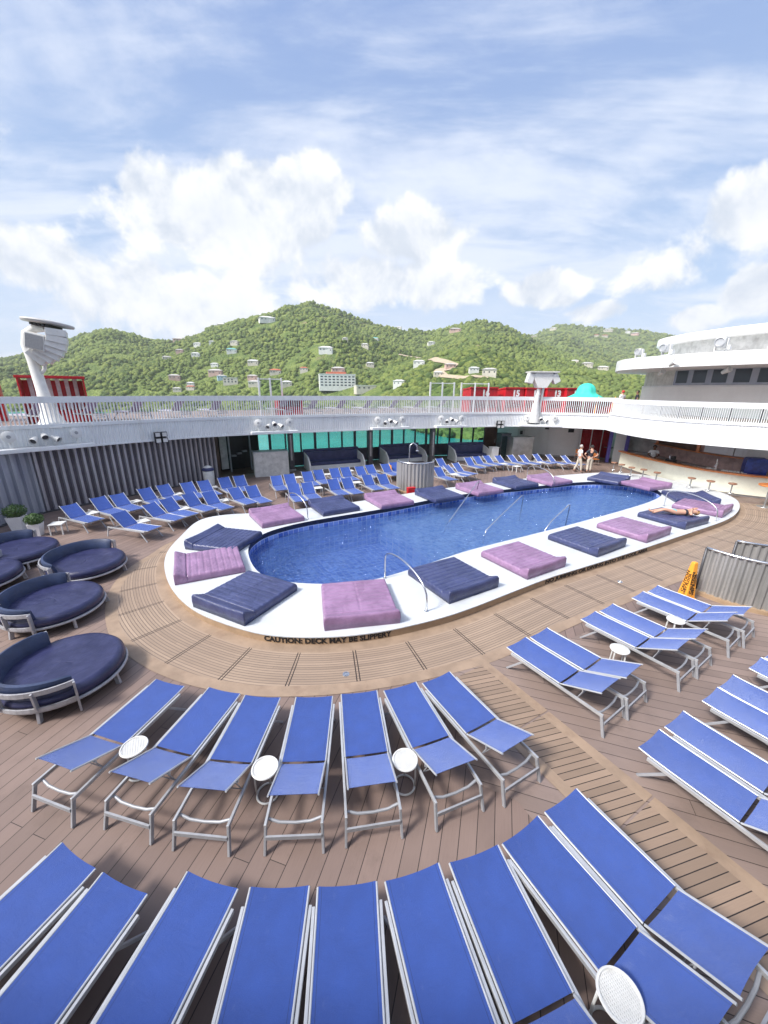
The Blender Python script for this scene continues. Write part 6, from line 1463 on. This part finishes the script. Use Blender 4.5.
# heaped clouds: broad masses broken up by noise
blob = None
for (bx, by, bz, sx, sz, amp) in BLOBS:
    vm = nt.new('ShaderNodeVectorMath', {0: dr, 1: (bx, by, bz)}, operation='SUBTRACT')
    q = nt.new('ShaderNodeSeparateXYZ', {0: vm.outputs[0]})
    dxy = nt.math('ADD', nt.math('POWER', nt.math('ABSOLUTE', q.outputs[0]), 2.0), nt.math('MULTIPLY', nt.math('POWER', nt.math('ABSOLUTE', q.outputs[1]), 2.0), .5))
    e = nt.math('SQRT', nt.math('ADD', nt.math('DIVIDE', dxy, sx * sx), nt.math('DIVIDE', nt.math('POWER', nt.math('ABSOLUTE', q.outputs[2]), 2.0), sz * sz)))
    m_ = nt.math('MULTIPLY', nt.math('SUBTRACT', 1.0, e), amp)
    blob = m_ if blob is None else nt.math('MAXIMUM', blob, m_)
blob = nt.math('MAXIMUM', blob, -.6)
nA = nt.noise(dr, 6.0, 9, .58, .25); nB = nt.noise(nt.mapping(dr, loc=(.0, .0, .035)), 6.0, 9, .58, .25)
dens = nt.math('ADD', nt.math('MULTIPLY', blob, .42), nt.math('SUBTRACT', nA, .5))
cov = nt.ramp(dens, .005, .125)
shade = nt.ramp(nt.math('ADD', nt.math('SUBTRACT', nA, nB), nt.math('MULTIPLY', nt.noise(dr, 3.0, 4), .22)), -.02, .22)
ccol = nt.mix(shade, (.60, .66, .75), (.97, .97, .96))
ccol = nt.mix(nt.math('MULTIPLY', nt.ramp(dens, .12, .5), .6), ccol, (.74, .78, .84))
seen = nt.mix(1.0, nt.mix(nt.math('MULTIPLY', cov, .93), s1, ccol), (.69, .69, .69), 'MULTIPLY')
sdv = Vector((math.sin(SUN_AZ) * math.cos(SUN_EL), math.cos(SUN_AZ) * math.cos(SUN_EL), math.sin(SUN_EL)))
dt = nt.new('ShaderNodeVectorMath', {0: dr, 1: tuple(sdv)}, operation='DOT_PRODUCT').outputs['Value']
glow = nt.math('POWER', nt.ramp(dt, math.cos(R(42)), 1.0), 1.3)
nt.put(bg.inputs['Color'], nt.mix(glow, seen, (2.1, 2.05, 2.0)))
bg.inputs['Strength'].default_value = 1.0

sl = bpy.data.lights.new('sun', 'SUN'); sl.energy = 3.0; sl.angle = R(11); sl.color = (1, .96, .91)
so = bpy.data.objects.new('sun', sl); C.objects.link(so)
sd = Vector((math.sin(SUN_AZ) * math.cos(SUN_EL), math.cos(SUN_AZ) * math.cos(SUN_EL), math.sin(SUN_EL)))
so.rotation_euler = sd.to_track_quat('Z', 'Y').to_euler(); so.location = (-20, 10, 40)

cd = bpy.data.cameras.new('camera'); cam = bpy.data.objects.new('camera', cd); C.objects.link(cam); bpy.context.scene.camera = cam
Pc, Rc = R(17.75), R(.5)
fw = Vector((0, math.cos(Pc), -math.sin(Pc))); up0 = Vector((0, math.sin(Pc), math.cos(Pc))); rt0 = Vector((1, 0, 0))
rx = rt0 * math.cos(Rc) + up0 * math.sin(Rc); uy = up0 * math.cos(Rc) - rt0 * math.sin(Rc)
cam.matrix_world = Matrix(((rx.x, uy.x, -fw.x, 0), (rx.y, uy.y, -fw.y, 0), (rx.z, uy.z, -fw.z, 5.0), (0, 0, 0, 1)))
cd.sensor_fit = 'VERTICAL'; cd.sensor_height = 36.0; cd.lens = 36.0 * 380 / 1024; cd.clip_start = .05; cd.clip_end = 12000
sc = bpy.context.scene; sc.render.resolution_x = 768; sc.render.resolution_y = 1024
vs_ = sc.view_settings; vs_.view_transform = 'Standard'; vs_.look = 'None'; vs_.exposure = 0.8; vs_.gamma = 1.0; vs_.use_curve_mapping = False
